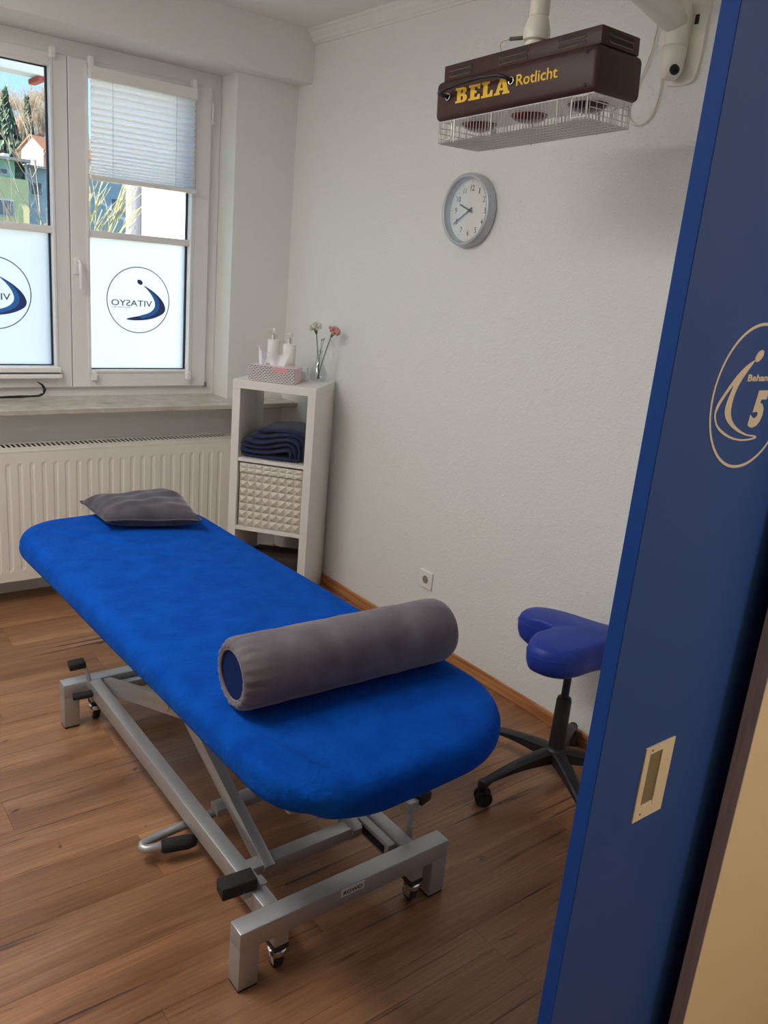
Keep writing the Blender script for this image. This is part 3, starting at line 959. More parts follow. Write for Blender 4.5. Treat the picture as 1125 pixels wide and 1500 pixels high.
x = 0; b = B()
tot = {'B': .86, 'E': .80, 'L': .78, 'A': 1.02}
wsum = sum(tot.values())+3*.10
gw, gh = .198, .037
for ch in 'BELA':
    loops = [[((x+p[0])/wsum*gw, p[1]*gh) for p in lp] for lp in glyph(ch)]
    mm = frame_m((-.192, -hd-.0003, -.0145), (1, 0, -.012), (0, 0, 1), (0, -1, 0))
    flat_shape(b, loops, mm)
    x += tot[ch]+.10
lobj('large_lettering', b, m_yellow)
b = B(); text_bm(b, 'Rotlicht', .132, .026, frame_m((.027, -hd-.0003, -.0045), (1, 0, -.012), (0, 0, 1), (0, -1, 0)), bold=.012)
lobj('small_lettering', b, m_yellow)
# carrying handle with two eyelets
b = B()
hp = [(-.221, -hd, .006), (-.224, -hd-.020, .008), (-.236, -hd-.022, .013), (-.200, -hd-.028, .020), (-.140, -hd-.030, .024), (-.07, -hd-.030, .026), (-.015, -hd-.026, .023), (.006, -hd-.018, .016), (.011, -hd, .010)]
sm = []
for i in range(len(hp)-1):
    for t in (0, .5): sm.append(Vector(hp[i]).lerp(Vector(hp[i+1]), t))
sm.append(Vector(hp[-1]))
tube(b, sm, .0048, 10); hd_o = lobj('handle', b, m_black, smooth=True)
for u, z in ((-.221, .006), (.011, .010)):
    b = B()
    n = 20; mmr = frame_m((u, -hd-.0025, z), (1, 0, 0), (0, 0, 1), (0, -1, 0))
    tube(b, [mmr @ Vector((.0078*math.cos(2*PI*k/n), .0078*math.sin(2*PI*k/n), 0)) for k in range(n)], .0022, 6, closed=True)
    lobj('eyelet', b, m_chrome, hd_o, smooth=True)
# white reflector plate and three ruby bulbs
b = B(); box(b, -.262, .262, -.076, .076, -hh-.0015, -hh+.006, .001); lobj('reflector_plate', b, m_plate)
for u, mb in ((-.195, m_bulb), (-.012, m_bulb), (.178, m_bulb_d)):
    b = B(); lathe(b, [(.050, -hh-.0012), (.050, -hh-.004), (.046, -hh-.005)], 32, Matrix.Translation((u, .012, 0)), False, False)
    lathe(b, [(.046, -hh-.003), (.043, -hh-.010), (.032, -hh-.016), (.016, -hh-.020), (.002, -hh-.021)], 32, Matrix.Translation((u, .012, 0)), False, True)
    lobj('bulb', b, mb, smooth=True, angle=50)
# wire guard
zc0, zc1 = -hh-.001, -.106
u0, u1, v0, v1 = -.262, .255, -.078, .078
b = B()
n = 46
for i in range(n+1):
    u = u0+(u1-u0)*i/n
    tube(b, [(u, v0, zc0), (u, v0, zc1+.004), (u, v0+.004, zc1), (u, v1-.004, zc1), (u, v1, zc1+.004), (u, v1, zc0)], .0013, 4, False)
o = lobj('guard_wire', b, m_wire); o['kind'] = 'stuff'
for i in range(7):
    v = v0+(v1-v0)*i/6
    b = B(); tube(b, [(u0, v, zc0), (u0, v, zc1), (u1, v, zc1), (u1, v, zc0)], .0013, 4, False); lobj('guard_rail', b, m_wire)
for u in (u0, u1):
    for z in (-.066, -.080, -.094):
        b = B(); tube(b, [(u, v0, z), (u, v1, z)], .0012, 4, False); lobj('guard_rail', b, m_wire)
for u, d in ((u0+.02, 1), (u1-.02, -1)):
    for vv in (v0-.001, v1+.001):
        b = B(); q = .028*d
        tube(b, [(u-q*.5, vv, zc0-.003), (u+q, vv, zc0-.003), (u+q*1.15, vv, zc0-.008), (u+q*1.15, vv, zc1+.012), (u+q, vv, zc1+.006), (u-q*.5, vv, zc1+.006)], .0018, 6, closed=True)
        lobj('guard_clip', b, m_wire, smooth=True)
for u in (-.2, -.06, .16):
    b = B(); tube(b, [(u, v1+.002, zc0), (u, v1+.002, zc1-.004)], .0018, 6); lobj('guard_bracket', b, m_wire)
    b = B(); tube(b, [(u, v0-.002, zc0), (u, v0-.002, zc1-.004)], .0018, 6); lobj('guard_bracket', b, m_wire)

# post, ball joint and folding arm (the arm itself is a thing fixed to the wall)
PX, PY = 1.690, 1.672
arm = thing('wall_bracket', 'cream wall mounted swivel arm carrying the brown infrared lamp', 'bracket', (WX, 1.64, 2.31))
b = B()
mm = Matrix.Translation((PX, PY, 0))
lathe(b, [(.0255, 2.158), (.0265, 2.192), (.0335, 2.196), (.0345, 2.210), (.0330, 2.222), (.0270, 2.243), (.0235, 2.250)], 28, mm); obj('ball_joint', b, m_ivory, arm, True, angle=45)
b = B(); lathe(b, [(.0235, 2.2505), (.0250, 2.254), (.0250, 2.285), (.0225, 2.288), (.0225, 2.53)], 24, mm); obj('post', b, m_ivory, arm, True, angle=40)
b = B(); lathe(b, [(.012, 0), (.012, .006), (.006, .008)], 18, frame_m((PX-.0262, PY-.004, 2.174), (0, 1, 0), (0, 0, 1), (-1, 0, 0))); obj('clamp_screw', b, m_ivory, arm, True, angle=40)
b = B(); tube(b, [(PX+.002, PY, 2.50), (PX+.2, PY-.004, 2.478), (PX+.37, PY-.006, 2.405), (PX+.50, PY-.008, 2.375), (PX+.555, PY-.010, 2.362)], [.032, .034, .037, .038, .034], 20); obj('arm_tube', b, m_ivory, arm, True)
b = B(); lathe(b, [(.0295, 2.300), (.0305, 2.303), (.0315, 2.40), (.026, 2.42)], 28, Matrix.Translation((2.247, 1.660, 0))); obj('elbow_pin', b, m_ivory, arm, True, angle=40)
b = B(); lathe(b, [(.016, 2.212), (.026, 2.220), (.0345, 2.240), (.0355, 2.295), (.0325, 2.300)], 28, Matrix.Translation((2.249, 1.660, 0))); obj('elbow_socket', b, m_ivory, arm, True, angle=40)
b = B(); lathe(b, [(.0135, -.008), (.0135, .004), (.0065, .0044), (.0060, .0005)], 18, frame_m((2.2285, 1.632, 2.231), Vector((.8, -.6, 0)).normalized(), Vector((-.28, -.37, .885)).normalized(), Vector((-.53, -.71, -.465)).normalized())); obj('pin_screw', b, m_brown_d, arm, True, angle=40)
b = B()
pl = [(-.045, -.115), (-.060, -.095), (-.060, .02), (-.050, .14), (.040, .14), (.050, .02), (.045, -.08), (.025, -.115)]
flat_shape(b, [smooth_loop(pl, 4)], frame_m((WX, 1.640, 2.32), (0, -1, 0), (0, 0, 1), (-1, 0, 0)), .012)
obj('wall_plate', b, m_ivory, arm)
b = B(); box(b, 2.256, WX-.010, 1.638, 1.672, 2.27, 2.40, .006, 3); obj('plate_lug', b, m_ivory, arm, True, angle=40)
b = B(); box(b, WX-.0145, WX-.012, 1.618, 1.630, 2.36, 2.385); obj('plate_slot', b, m_black, arm)
# lamp cable: from arm joint down to housing, and the loop on the wall
b = B()
tube(b, [(PX-.014, PY+.026, 2.203), (PX-.022, PY+.072, 2.205)], .0048, 8)
tag_c = thing('lamp_cable', 'thin white cable with grey sleeve running into the lamp head beside its post', 'cable', (PX, PY+.06, 2.16))
obj('sleeve', b, m_greycable, tag_c, True)
b = B(); pts = [Vector((PX-.022, PY+.072, 2.205)), Vector((PX-.024, PY+.098, 2.204)), Vector((PX-.024, PY+.108, 2.196)), Vector((PX-.020, PY+.104, 2.182)), Vector((PX-.016, PY+.100, 2.170))]
tube(b, pts, .0026, 8); obj('lead', b, m_ivory, tag_c, True)
lx, ly, lz = LM @ Vector((-.068, -.02, hh+.04))
b = B(); tube(b, [pts[-1], Vector((pts[-1].x, pts[-1].y, pts[-1].z-.014))], [.0045, .0055], 8); obj('gland', b, m_ivory, tag_c, True)
b = B()
cl = [(WX-.012, 1.728, 2.40), (WX-.010, 1.722, 2.30), (WX-.008, 1.716, 2.21), (WX-.008, 1.722, 2.15), (WX-.008, 1.745, 2.112), (WX-.008, 1.785, 2.105), (WX-.008, 1.815, 2.125), (WX-.009, 1.822, 2.165), (WX-.010, 1.800, 2.22), (WX-.011, 1.768, 2.31), (WX-.012, 1.758, 2.41)]
sm = []
for i in range(len(cl)-1):
    p0, p1, p2, p3 = [Vector(cl[max(0, min(len(cl)-1, i+j-1))]) for j in range(4)]
    for s_ in range(5):
        t = s_/5; sm.append(.5*((2*p1)+(-p0+p2)*t+(2*p0-5*p1+4*p2-p3)*t*t+(-p0+3*p1-3*p2+p3)*t**3))
tube(b, sm, .0032, 8)
tag(obj('cable_loop', b, m_ivory, None, True, loc=(WX-.008, 1.75, 2.2)), 'cream cable hanging in a loop on the wall behind the brown lamp', 'cable')

# ------------------------------------------------------------------ treatment table
TC = Vector((1.0, 1.95, 0))
tt = thing('treatment_table', 'blue covered treatment table on a grey scissor lift frame in the middle of the room', 'treatment table', TC)
# upholstery with fitted terry cover
BY = math.radians(1.9)
BM = Matrix.Translation((1.003, 1.949, 0)) @ Matrix.Rotation(BY, 4, 'Z')
hwid, hlen = .331, .918
def outline(n=260):
    """rounded rectangle, a little fuller at the near end"""
    pts = []
    corners = ((hwid, hlen, .20, 0), (-hwid, hlen, .19, PI/2), (-hwid, -hlen, .205, PI), (hwid, -hlen, .25, PI*1.5))
    for (cx, cy, r, a0) in corners:
        ox, oy = cx-math.copysign(r, cx), cy-math.copysign(r, cy)
        for k in range(14):
            a = a0+PI/2*k/13
            pts.append(Vector((ox+r*math.cos(a), oy+r*math.sin(a))))
    # resample evenly
    out = []; tot = sum((pts[(i+1) % len(pts)]-pts[i]).length for i in range(len(pts)))
    step = tot/n; acc = 0; i = 0; cur = pts[0].copy()
    d = 0
    segs = [(pts[i], pts[(i+1) % len(pts)]) for i in range(len(pts))]
    pos = 0; si = 0; base = 0
    for k in range(n):
        target = k*step
        while base+(segs[si][1]-segs[si][0]).length < target:
            base += (segs[si][1]-segs[si][0]).length; si += 1
        a_, c_ = segs[si]
        out.append(a_.lerp(c_, (target-base)/max(1e-9, (c_-a_).length)))
    return out
def ridge(x, y, ax, ay, bx, by, wid, hgt):
    """soft crease from a to b"""
    a = Vector((ax, ay)); d = Vector((bx-ax, by-ay)); p = Vector((x, y))-a
    t = p.dot(d)/d.length_squared
    if t < -.15 or t > 1.15: return 0
    e = abs(p.x*d.y-p.y*d.x)/d.length
    return hgt*math.exp(-(e/wid)**2)*max(0, math.sin(PI*min(1, max(0, (t+.15)/1.3))))
def wrinkle(x, y):
    z = 0
    z += ridge(x, y, -.285, -.66, -.232, -.86, .012, .0075) - ridge(x, y, -.308, -.67, -.258, -.88, .013, .0075)
    z += ridge(x, y, -.18, .76, -.05, .56, .020, .005) - ridge(x, y, -.22, .74, -.09, .54, .020, .004)
    z += ridge(x, y, -.25, .40, .1, .33, .02, .002) + ridge(x, y, -.1, .30, .28, .12, .025, .002)
    z += ridge(x, y, .0, -.1, .3, .05, .03, .0016) + ridge(x, y, -.2, -.2, .1, -.28, .025, .0018)
    z += .0012*math.sin(13*x+4*y)*math.sin(5*y-3*x)
    return z*1.7
b = B()
O = outline()
n = len(O)
nor = []
for i in range(n):
    t = O[(i+1) % n]-O[i-1]; nor.append(Vector((t.y, -t.x)).normalized())
ztop, zbot = .672, .584
prof = []      # (inset, z)
for k in range(9):
    a = -PI/2+PI*k/8*.5+0
for k in range(7):
    a = -PI/2+(PI/2)*k/6; prof.append((.034-.034*math.cos(a), zbot+.034+.034*math.sin(a)))
for k in range(1, 9):
    a = (PI/2)*k/8; prof.append((.044-.044*math.cos(a), ztop-.044+.044*math.sin(a)))
rows = []
def place(q, z, o=None):
    dz = wrinkle(q.x, q.y)
    if z < .635:
        return b.verts.new(BM @ Vector((q.x+(o.x*dz*.8 if o else 0), q.y+(o.y*dz*.8 if o else 0), z)))
    return b.verts.new(BM @ Vector((q.x, q.y, z+dz)))
for ins, z in prof: rows.append([place(O[i]-nor[i]*ins, z, nor[i]) for i in range(n)])
last = [O[i]-nor[i]*.044 for i in range(n)]
NS = 46
for k in range(1, NS):
    s_ = 1-k/NS
    sy = 1-(k/NS)*.72
    rows.append([place(Vector((q.x*s_, q.y*s_ if False else q.y*(s_ if abs(q.y) > hlen-.3 else s_))), ztop+.006*(1-s_*s_)) for q in last])
for A, Bq in zip(rows, rows[1:]):
    for k in range(n): b.faces.new((A[k], A[(k+1) % n], Bq[(k+1) % n], Bq[k]))
b.faces.new(rows[-1]); b.faces.new(rows[0][::-1])
ob = obj('upholstery_cover', b, m_terry, tt, True)
# steel under-frame
b = B(); tmp = bmesh.new()
box(tmp, -.27, -.235, -.78, .78, .555, .593, .003); box(tmp, .235, .27, -.78, .78, .555, .593, .003); box(tmp, -.235, .235, -.78, -.745, .555, .593, .003); box(tmp, -.235, .235, .745, .78, .555, .593, .003)
merge(b, tmp, BM)
obj('top_frame', b, m_silver, tt)
# base
FX0, FX1 = .738, 1.357
BZ0, BZ1 = .113, .166
for y0, y1 in ((1.291, 1.341), (2.556, 2.606)):
    b = B(); box(b, FX0, FX1, y0, y1, BZ0, BZ1, .004); cb = obj('crossbar', b, m_silver, tt, True, angle=40)
    for x0 in (FX0, FX1-.052):
        b = B(); box(b, x0+.0003, x0+.0517, y0+.0003, y1-.0003, .006, BZ0+.004, .003); lg = obj('leg', b, m_silver, tt, True, angle=40)
        b = B(); box(b, x0+.002, x0+.05, y0+.002, y1-.002, 0, .007, .001); obj('foot_cap', b, m_rubber, lg)
RX = ((.822, .862), (1.233, 1.273))
for x0, x1 in RX:
    b = B(); box(b, x0, x1, 1.340, 2.557, .112, .1655, .003); obj('base_rail', b, m_silver, tt, True, angle=40)
# scissor arms
for x in (.880, 1.215):
    b = B(); bar(b, (x, 2.535, .145), (x, 1.40, .555), .028, .050); obj('scissor_arm', b, m_silver, tt, True, angle=40)
    b = B(); lathe(b, [(.009, 0), (.009, .004), (.004, .006)], 14, frame_m((x-.0145 if x < 1 else x+.0145, 1.992, .338), (0, 1, 0), (0, 0, 1), (-1 if x < 1 else 1, 0, 0))); obj('pivot_bolt', b, m_chrome, tt, True, angle=40)
for x in (.912, 1.183):
    b = B(); bar(b, (x, 1.470, .132), (x, 2.55, .560), .030, .046); obj('scissor_arm', b, m_silver, tt, True, angle=40)
b = B(); bar(b, (.862, 1.492, .138), (1.233, 1.492, .138), .040, .034); obj('cross_tube', b, m_silver, tt, True, angle=40)
b = B(); bar(b, (.862, 2.53, .135), (1.233, 2.53, .135), .030, .030); obj('cross_tube', b, m_silver, tt, True, angle=40)
# slotted roller guide on the right rail
b = B(); box(b, 1.205, 1.232, 1.36, 1.50, .118, .160, .003); gd = obj('roller_guide', b, m_silver, tt, True, angle=40)
b = B(); box(b, 1.2035, 1.2055, 1.375, 1.485, .128, .150); obj('guide_slot', b, m_black, gd)
# castors
for x, y in ((.852, 1.316), (1.262, 1.316), (.852, 2.581), (1.262, 2.581)):
    b = B(); box(b, x-.019, x+.019, y-.019, y+.019, .075, .1135, .002); cs = obj('castor_post', b, m_silver, tt)
    b = B(); box(b, x-.020, x+.020, y-.020, y+.020, .062, .075, .001); obj('post_cap', b, m_black, cs)
    b = B(); lathe(b, [(.021, .042), (.0225, .045), (.0225, .056), (.015, .062)], 18, Matrix.Translation((x, y, 0)))
    box(b, x-.016, x-.012, y-.012, y+.014, .018, .056, .002); box(b, x+.012, x+.016, y-.012, y+.014, .018, .056, .002)
    obj('castor_fork', b, m_chrome, cs, True, angle=40)
    b = B(); lathe(b, [(.017, -.0105), (.020, -.008), (.020, .008), (.017, .0105)], 22, frame_m((x, y+.004, .0202), (0, 1, 0), (0, 0, 1), (1, 0, 0))); obj('castor_wheel', b, m_rubber, cs, True, angle=40)
# brake pedals
def pedal(stem, pad_a, pad_b):
    b = B(); tube(b, stem, [.008]*len(stem), 6)
    s_ = obj('brake_lever', b, m_silver, tt, True, angle=50)
    b = B(); bar(b, pad_a, pad_b, .040, .024, bev=.003); obj('pedal_pad', b, m_rubber, s_, True, angle=60)
pedal([(.824, 2.552, .140), (.820, 2.560, .185), (.812, 2.572, .225)], (.815, 2.574, .228), (.762, 2.580, .224))
b = B(); bar(b, (.822, 2.52, .135), (.760, 2.535, .130), .028, .018, bev=.005); obj('pedal_pad', b, m_rubber, tt, True, angle=60)
pedal([(1.287, 1.372, .140), (1.291, 1.380, .185), (1.300, 1.390, .240)], (1.312, 1.388, .246), (1.356, 1.400, .246))
b = B(); box(b, 1.279, 1.316, 1.378, 1.394, .215, .250, .003); obj('pedal_bracket', b, m_silver, tt)
b = B(); box(b, .800, .824, 1.396, 1.440, .150, .178, .002); box(b, .820, .868, 1.400, 1.432, .1658, .1700, .001); pb = obj('pedal_bracket', b, m_silver, tt)
b = B(); bar(b, (.838, 1.414, .184), (.752, 1.424, .181), .044, .034, bev=.003); obj('pedal_pad', b, m_rubber, pb, True, angle=60)
# foot control loop: bent tube with a black grip
b = B()
ft = [(1.10, 1.815, .082), (1.02, 1.820, .076), (.93, 1.826, .064), (.82, 1.826, .055), (.745, 1.824, .050), (.722, 1.818, .049), (.716, 1.806, .048), (.724, 1.796, .048), (.745, 1.790, .048), (.835, 1.768, .048)]
tube(b, ft, .0125, 14); fo = obj('foot_lever', b, m_silver, tt, True)
b = B(); tube(b, [(.762, 1.786, .048), (.768, 1.784, .048), (.83, 1.768, .048), (.850, 1.763, .048), (.856, 1.761, .048)], [.0150, .0195, .0205, .016, .007], 18); obj('grip', b, m_rubber, fo, True)
b = B(); bar(b, (.930, 1.812, .085), (1.233, 1.806, .100), .050, .026); obj('lever_axle', b, m_silver, tt, True, angle=40)
b = B(); bar(b, (1.12, 1.845, .105), (1.16, 1.850, .112), .03, .03); obj('axle_stop', b, m_black, tt)
# maker's plate
b = B(); box(b, 1.008, 1.078, 1.2895, 1.2912, .1405, .1625, .0005, 1); pt = obj('maker_plate', b, mat('plate_paper', (.72, .72, .68, 1), .5), tt)
b = B(); text_bm(b, 'ROWO', .056, .0105, frame_m((1.015, 1.2892, .1465), (1, 0, 0), (0, 0, 1), (0, -1, 0)), bold=.02); obj('plate_lettering', b, m_black, pt)

# pillow
b = B()
A_ = Vector((.905, 2.615)); Bc = Vector((1.200, 2.505)); Cc = Vector((1.245, 2.765)); D_ = Vector((.898, 2.862))
n_ = 26
def pil(u, v, s_):
    p = A_*(1-u)*(1-v)+Bc*u*(1-v)+Cc*u*v+D_*(1-u)*v
    a, c = 2*u-1, 2*v-1
    # pinch the edges in between corners
    cen = Vector((1.06, 2.69))
    pin = 1-.06*(1-a*a)*(abs(c)**3)-.06*(1-c*c)*(abs(a)**3)
    p = cen+(p-cen)*pin
    h = (max(0, 1-abs(a)**3.2)*max(0, 1-abs(c)**3.2))**.45
    top = .038+.050*h+.016*math.exp(-((a-.55)**2+(c-.55)**2)/.18)
    bot = .034-.032*h
    zz_ = top if s_ > 0 else bot
    if s_ > 0: zz_ += .0025*math.sin(9*a+3*c)*h + .002*math.sin(14*c-5*a)
    edge = max(abs(a), abs(c))
    return Vector((p.x, p.y, .676+zz_))
tops = [[b.verts.new(pil(i/n_, j/n_, 1)) for i in range(n_+1)] for j in range(n_+1)]
bots = [[tops[j][i] if i in (0, n_) or j in (0, n_) else b.verts.new(pil(i/n_, j/n_, -1)) for i in range(n_+1)] for j in range(n_+1)]
for j in range(n_):
    for i in range(n_):
        b.faces.new((tops[j][i], tops[j][i+1], tops[j+1][i+1], tops[j+1][i]))
        b.faces.new((bots[j][i], bots[j+1][i], bots[j+1][i+1], bots[j][i+1]))
pw = thing('pillow', 'small grey velvet pillow at the window end of the blue table', 'pillow', (1.06, 2.69, .676))
m_vel2 = mat('dark_grey_velvet', (.07, .063, .073, 1), .8, spec=.2, sheen=.5)
m_vel2.node_tree.nodes['Principled BSDF'].inputs['Sheen Tint'].default_value = (.8, .75, .82, 1)
add_vary(m_vel2, (.055, .049, .058, 1), (.095, .086, .097, 1), 12, 5)
pwo = obj('pillow_case', b, m_vel2, pw, True)
b = B()
edge = [pil(i/n_, 0, 1) for i in range(n_+1)]+[pil(1, j/n_, 1) for j in range(1, n_+1)]+[pil(1-i/n_, 1, 1) for i in range(1, n_+1)]+[pil(0, 1-j/n_, 1) for j in range(1, n_)]
tube(b, edge, .0035, 6, closed=True); obj('seam', b, m_vel2, pw, True)

# bolster
RB = .0795
p0, p1 = Vector((.742, 1.392, .6775+RB)), Vector((1.318, 1.372, .6775+RB))
ax = (p1-p0).normalized()
bo = thing('bolster', 'long grey velvet bolster roll lying across the near end of the blue table', 'bolster', (1.03, 1.382, .6735))
u_ = Vector((0, 0, 1)).cross(ax).normalized()
mm = frame_m(p0, u_, Vector((0, 0, 1)), ax)
b = B()
ln = (p1-p0).length
prof = [(.055, .006), (.058, .001), (.064, .000), (.0705, .004), (.0755, .013), (.0785, .028), (RB, .05)]
for k in range(1, 12): prof.append((RB+.0008*math.sin(k*2.3), .05+(ln-.09)*k/12))
prof += [(RB, ln-.04), (.0775, ln-.022), (.071, ln-.008), (.060, ln-.002), (.035, ln), (.004, ln)]
lathe(b, prof, 64, mm, False, True)
for v in b.verts:     # gathers of the elastic hem
    q = mm.inverted() @ v.co
    if q.z < .06:
        a = math.atan2(q.y, q.x); f = 1-q.z/.06
        q2 = q*1.0; s_ = 1+.042*f*math.sin(a*20)+.020*f*math.sin(a*33)
        v.co = mm @ Vector((q.x*s_, q.y*s_, q.z))
obj('bolster_cover', b, m_vel, bo, True)
b = B(); tube(b, [mm @ Vector((.0565*math.cos(2*PI*k/40), .0565*math.sin(2*PI*k/40), .004)) for k in range(40)], .0035, 8, closed=True); obj('hem', b, m_vel, bo, True)
b = B(); lathe(b, [(.057, .008), (.053, .0065)], 40, mm, True, True); obj('core_end', b, mat('navy_core_cover', (.006, .018, .095, 1), .9, spec=.1), bo)

# ------------------------------------------------------------------ saddle stool
HX, HY = 1.997, 1.475
st = thing('saddle_stool', 'blue saddle stool on a black five star castor base by the right wall', 'stool', (HX, HY, 0))
b = B()
# heart outline: a along the seat (towards the pommel), c across
SA = Vector((.77, -.64, 0)).normalized(); SB_ = Vector((.64, .77, 0)).normalized()
NOT = Vector((1.945, 1.575, 0))
hl_ = [(.035, 0), (.010, .030), (-.030, .060), (-.052, .105), (-.045, .150), (-.005, .182), (.050, .185), (.110, .155), (.165, .110), (.220, .080), (.280, .068), (.320, .050), (.335, 0)]
full = hl_+[(a, -c) for a, c in hl_[-2:0:-1]]
O = smooth_loop(full, 5)
cen = Vector((.13, 0))
pr = [(.10, -.10), (.86, -.098), (.95, -.085), (.992, -.062), (1.0, -.040), (.992, -.022), (.965, -.009), (.92, -.001)]
rows = []
SEATZ = .548
def seat_top(q):
    # saddle: lobes rise at the back, dip in the middle, pommel rises a little
    a, c = q
    d = (q-Vector((.12, 0))).length
    return .010*math.exp(-((a+.01)/.08)**2)*min(1, abs(c)/.12) - .016*(d/.18)**2 + .010
def sv_(q, z): return b.verts.new(NOT+SA*q.x+SB_*q.y+Vector((0, 0, SEATZ+z)))
for s_, z in pr:
    rows.append([sv_(cen+(p-cen)*s_, z+(seat_top(cen+(p-cen)*s_) if z > -.05 else .4*seat_top(cen+(p-cen)*s_))) for p in O])
for k in range(1, 13):
    s_ = .92*(1-k/13)
    rows.append([sv_(cen+(p-cen)*s_, .006*(1-s_)+seat_top(cen+(p-cen)*s_)) for p in O])
n = len(O)
for A, Bq in zip(rows, rows[1:]):
    for k in range(n): b.faces.new((A[k], A[(k+1) % n], Bq[(k+1) % n], Bq[k]))
b.faces.new(rows[0][::-1]); b.faces.new(rows[-1])
seat = obj('seat', b, m_vinyl, st, True)
b = B(); rr = [Vector((NOT+SA*p.x+SB_*p.y))+Vector((0, 0, SEATZ-.030+.8*seat_top(p))) for p in [cen+(q-cen)*1.0 for q in O]]
tube(b, rr, .0016, 5, closed=True); obj('seam', b, m_vinyl, seat, True)
mm = Matrix.Translation((HX, HY, 0))
b = B(); box(b, HX-.06, HX+.06, HY-.06, HY+.06, .440, .452, .004); obj('seat_plate', b, m_black, st)
b = B(); lathe(b, [(.0125, .30), (.0125, .442)], 20, mm); obj('gas_piston', b, m_black, st, True, angle=40)
b = B(); lathe(b, [(.029, .125), (.0265, .150), (.0245, .318), (.0215, .328), (.0165, .330)], 28, mm); obj('column_cover', b, m_black, st, True, angle=40)
b = B(); lathe(b, [(.030, .095), (.038, .105), (.042, .125), (.038, .140), (.028, .150)], 28, mm); obj('hub', b, m_black, st, True, angle=50)
RA = .285
for deg in (171, 99, 27, -45, -117):
    a = math.radians(deg); d = Vector((math.cos(a), math.sin(a), 0)); s_ = Vector((-d.y, d.x, 0)); o_ = Vector((HX, HY, 0))
    b = B(); rows = []
    for k in range(11):
        f = k/10
        r_ = .028+(RA-.028)*f
        zt = .142-.055*f**1.6; zb = .100-.022*f+.010*math.sin(PI*f)
        wv = .024-.009*f
        if f > .92: zb = zb-.014
        c = o_+d*r_
        rows.append([b.verts.new(c+s_*x+Vector((0, 0, z))) for x, z in ((-wv, zb), (-wv*.95, zt-.006), (-wv*.6, zt), (wv*.6, zt), (wv*.95, zt-.006), (wv, zb))])
    for A, Bq in zip(rows, rows[1:]):
        for k in range(6): b.faces.new((A[k], A[(k+1) % 6], Bq[(k+1) % 6], Bq[k]))
    b.faces.new(rows[0][::-1]); b.faces.new(rows[-1])
    lathe(b, [(.010, .045), (.016, .058), (.017, .080), (.012, .088)], 16, Matrix.Translation(o_+d*RA))
    ar = obj('star_arm', b, m_black, st, True, angle=40)
    b = B()
    tw = math.radians(-35-171) if deg == 171 else random.Random(deg).uniform(-.5, .5)
    wd = Vector((math.cos(a+tw), math.sin(a+tw), 0)); wsd = Vector((-wd.y, wd.x, 0))
    cpos = o_+d*RA+wd*.006+Vector((0, 0, .0283))
    for sgn in (-1, 1):
        lathe(b, [(.018, .005*sgn), (.0270, .006*sgn), (.0282, .010*sgn), (.0282, .017*sgn), (.025, .022*sgn), (.020, .0215*sgn), (.018, .020*sgn), (.004, .020*sgn)], 24, frame_m(cpos, wd, (0, 0, 1), wsd))
    obj('castor_wheel', b, m_rubber, ar, True, angle=45)
    b = B(); lathe(b, [(.020, -.0055), (.021, 0), (.020, .0055)], 20, frame_m(cpos+Vector((0, 0, .004)), wd, (0, 0, 1), wsd)); obj('castor_hood', b, m_black, ar, True, angle=45)

# ------------------------------------------------------------------ sliding door
DY = .600
door = bpy.data.objects.new('door_1', None); C.objects.link(door); door.location = (1.4, DY, 0); door['kind'] = 'structure'
b = B(); box(b, .9185, 1.92, DY, DY+.026, .012, 2.235, .0008, 1)
for f in b.faces: f.material_index = 1 if f.normal.x < -.5 else 0
obj('door_leaf', b, [m_blue_door, m_blue_edge], door)
# shell handle, recessed cup in a flat cream plate
b = B()
hx0, hx1, hz0, hz1 = 1.034, 1.110, .801, .935
ix0, ix1, iz0, iz1 = 1.047, 1.083, .822, .922
yo, yi = DY-.0025, DY-.0004
def quad(*vs): b.faces.new([b.verts.new(v) for v in vs])
oc = [(hx0, hz0), (hx1, hz0), (hx1, hz1), (hx0, hz1)]; ic = [(ix0, iz0), (ix1, iz0), (ix1, iz1), (ix0, iz1)]
for k in range(4):
    k2 = (k+1) % 4
    quad((oc[k][0], yo, oc[k][1]), (oc[k2][0], yo, oc[k2][1]), (ic[k2][0], yo, ic[k2][1]), (ic[k][0], yo, ic[k][1]))
    quad((oc[k][0], yo, oc[k][1]), (oc[k][0], DY, oc[k][1]), (oc[k2][0], DY, oc[k2][1]), (oc[k2][0], yo, oc[k2][1]))
    quad((ic[k][0], yo, ic[k][1]), (ic[k2][0], yo, ic[k2][1]), (ic[k2][0], yi, ic[k2][1]), (ic[k][0], yi, ic[k][1]))
hd_ = obj('handle_plate', b, m_cream, door)
b = B(); box(b, ix0, ix1, yi-.0003, yi+.0004, iz0, iz1); obj('handle_cup', b, mat('cup_shade_olive', (.22, .20, .14, 1), .5), hd_)
b = B(); box(b, ix1-.004, ix1, yo-.0004, yi, iz0, iz1); box(b, ix0, ix1-.004, yo+.0004, yi, iz0, iz0+.006); obj('cup_wall', b, m_cream, hd_)
for zc in (iz0-.010, iz1+.006):
    b = B(); lathe(b, [(.0018, 0), (.0018, .0006)], 10, frame_m((ix0+.004, yo, zc), (1, 0, 0), (0, 0, 1), (0, -1, 0))); obj('screw', b, m_greycable, hd_)
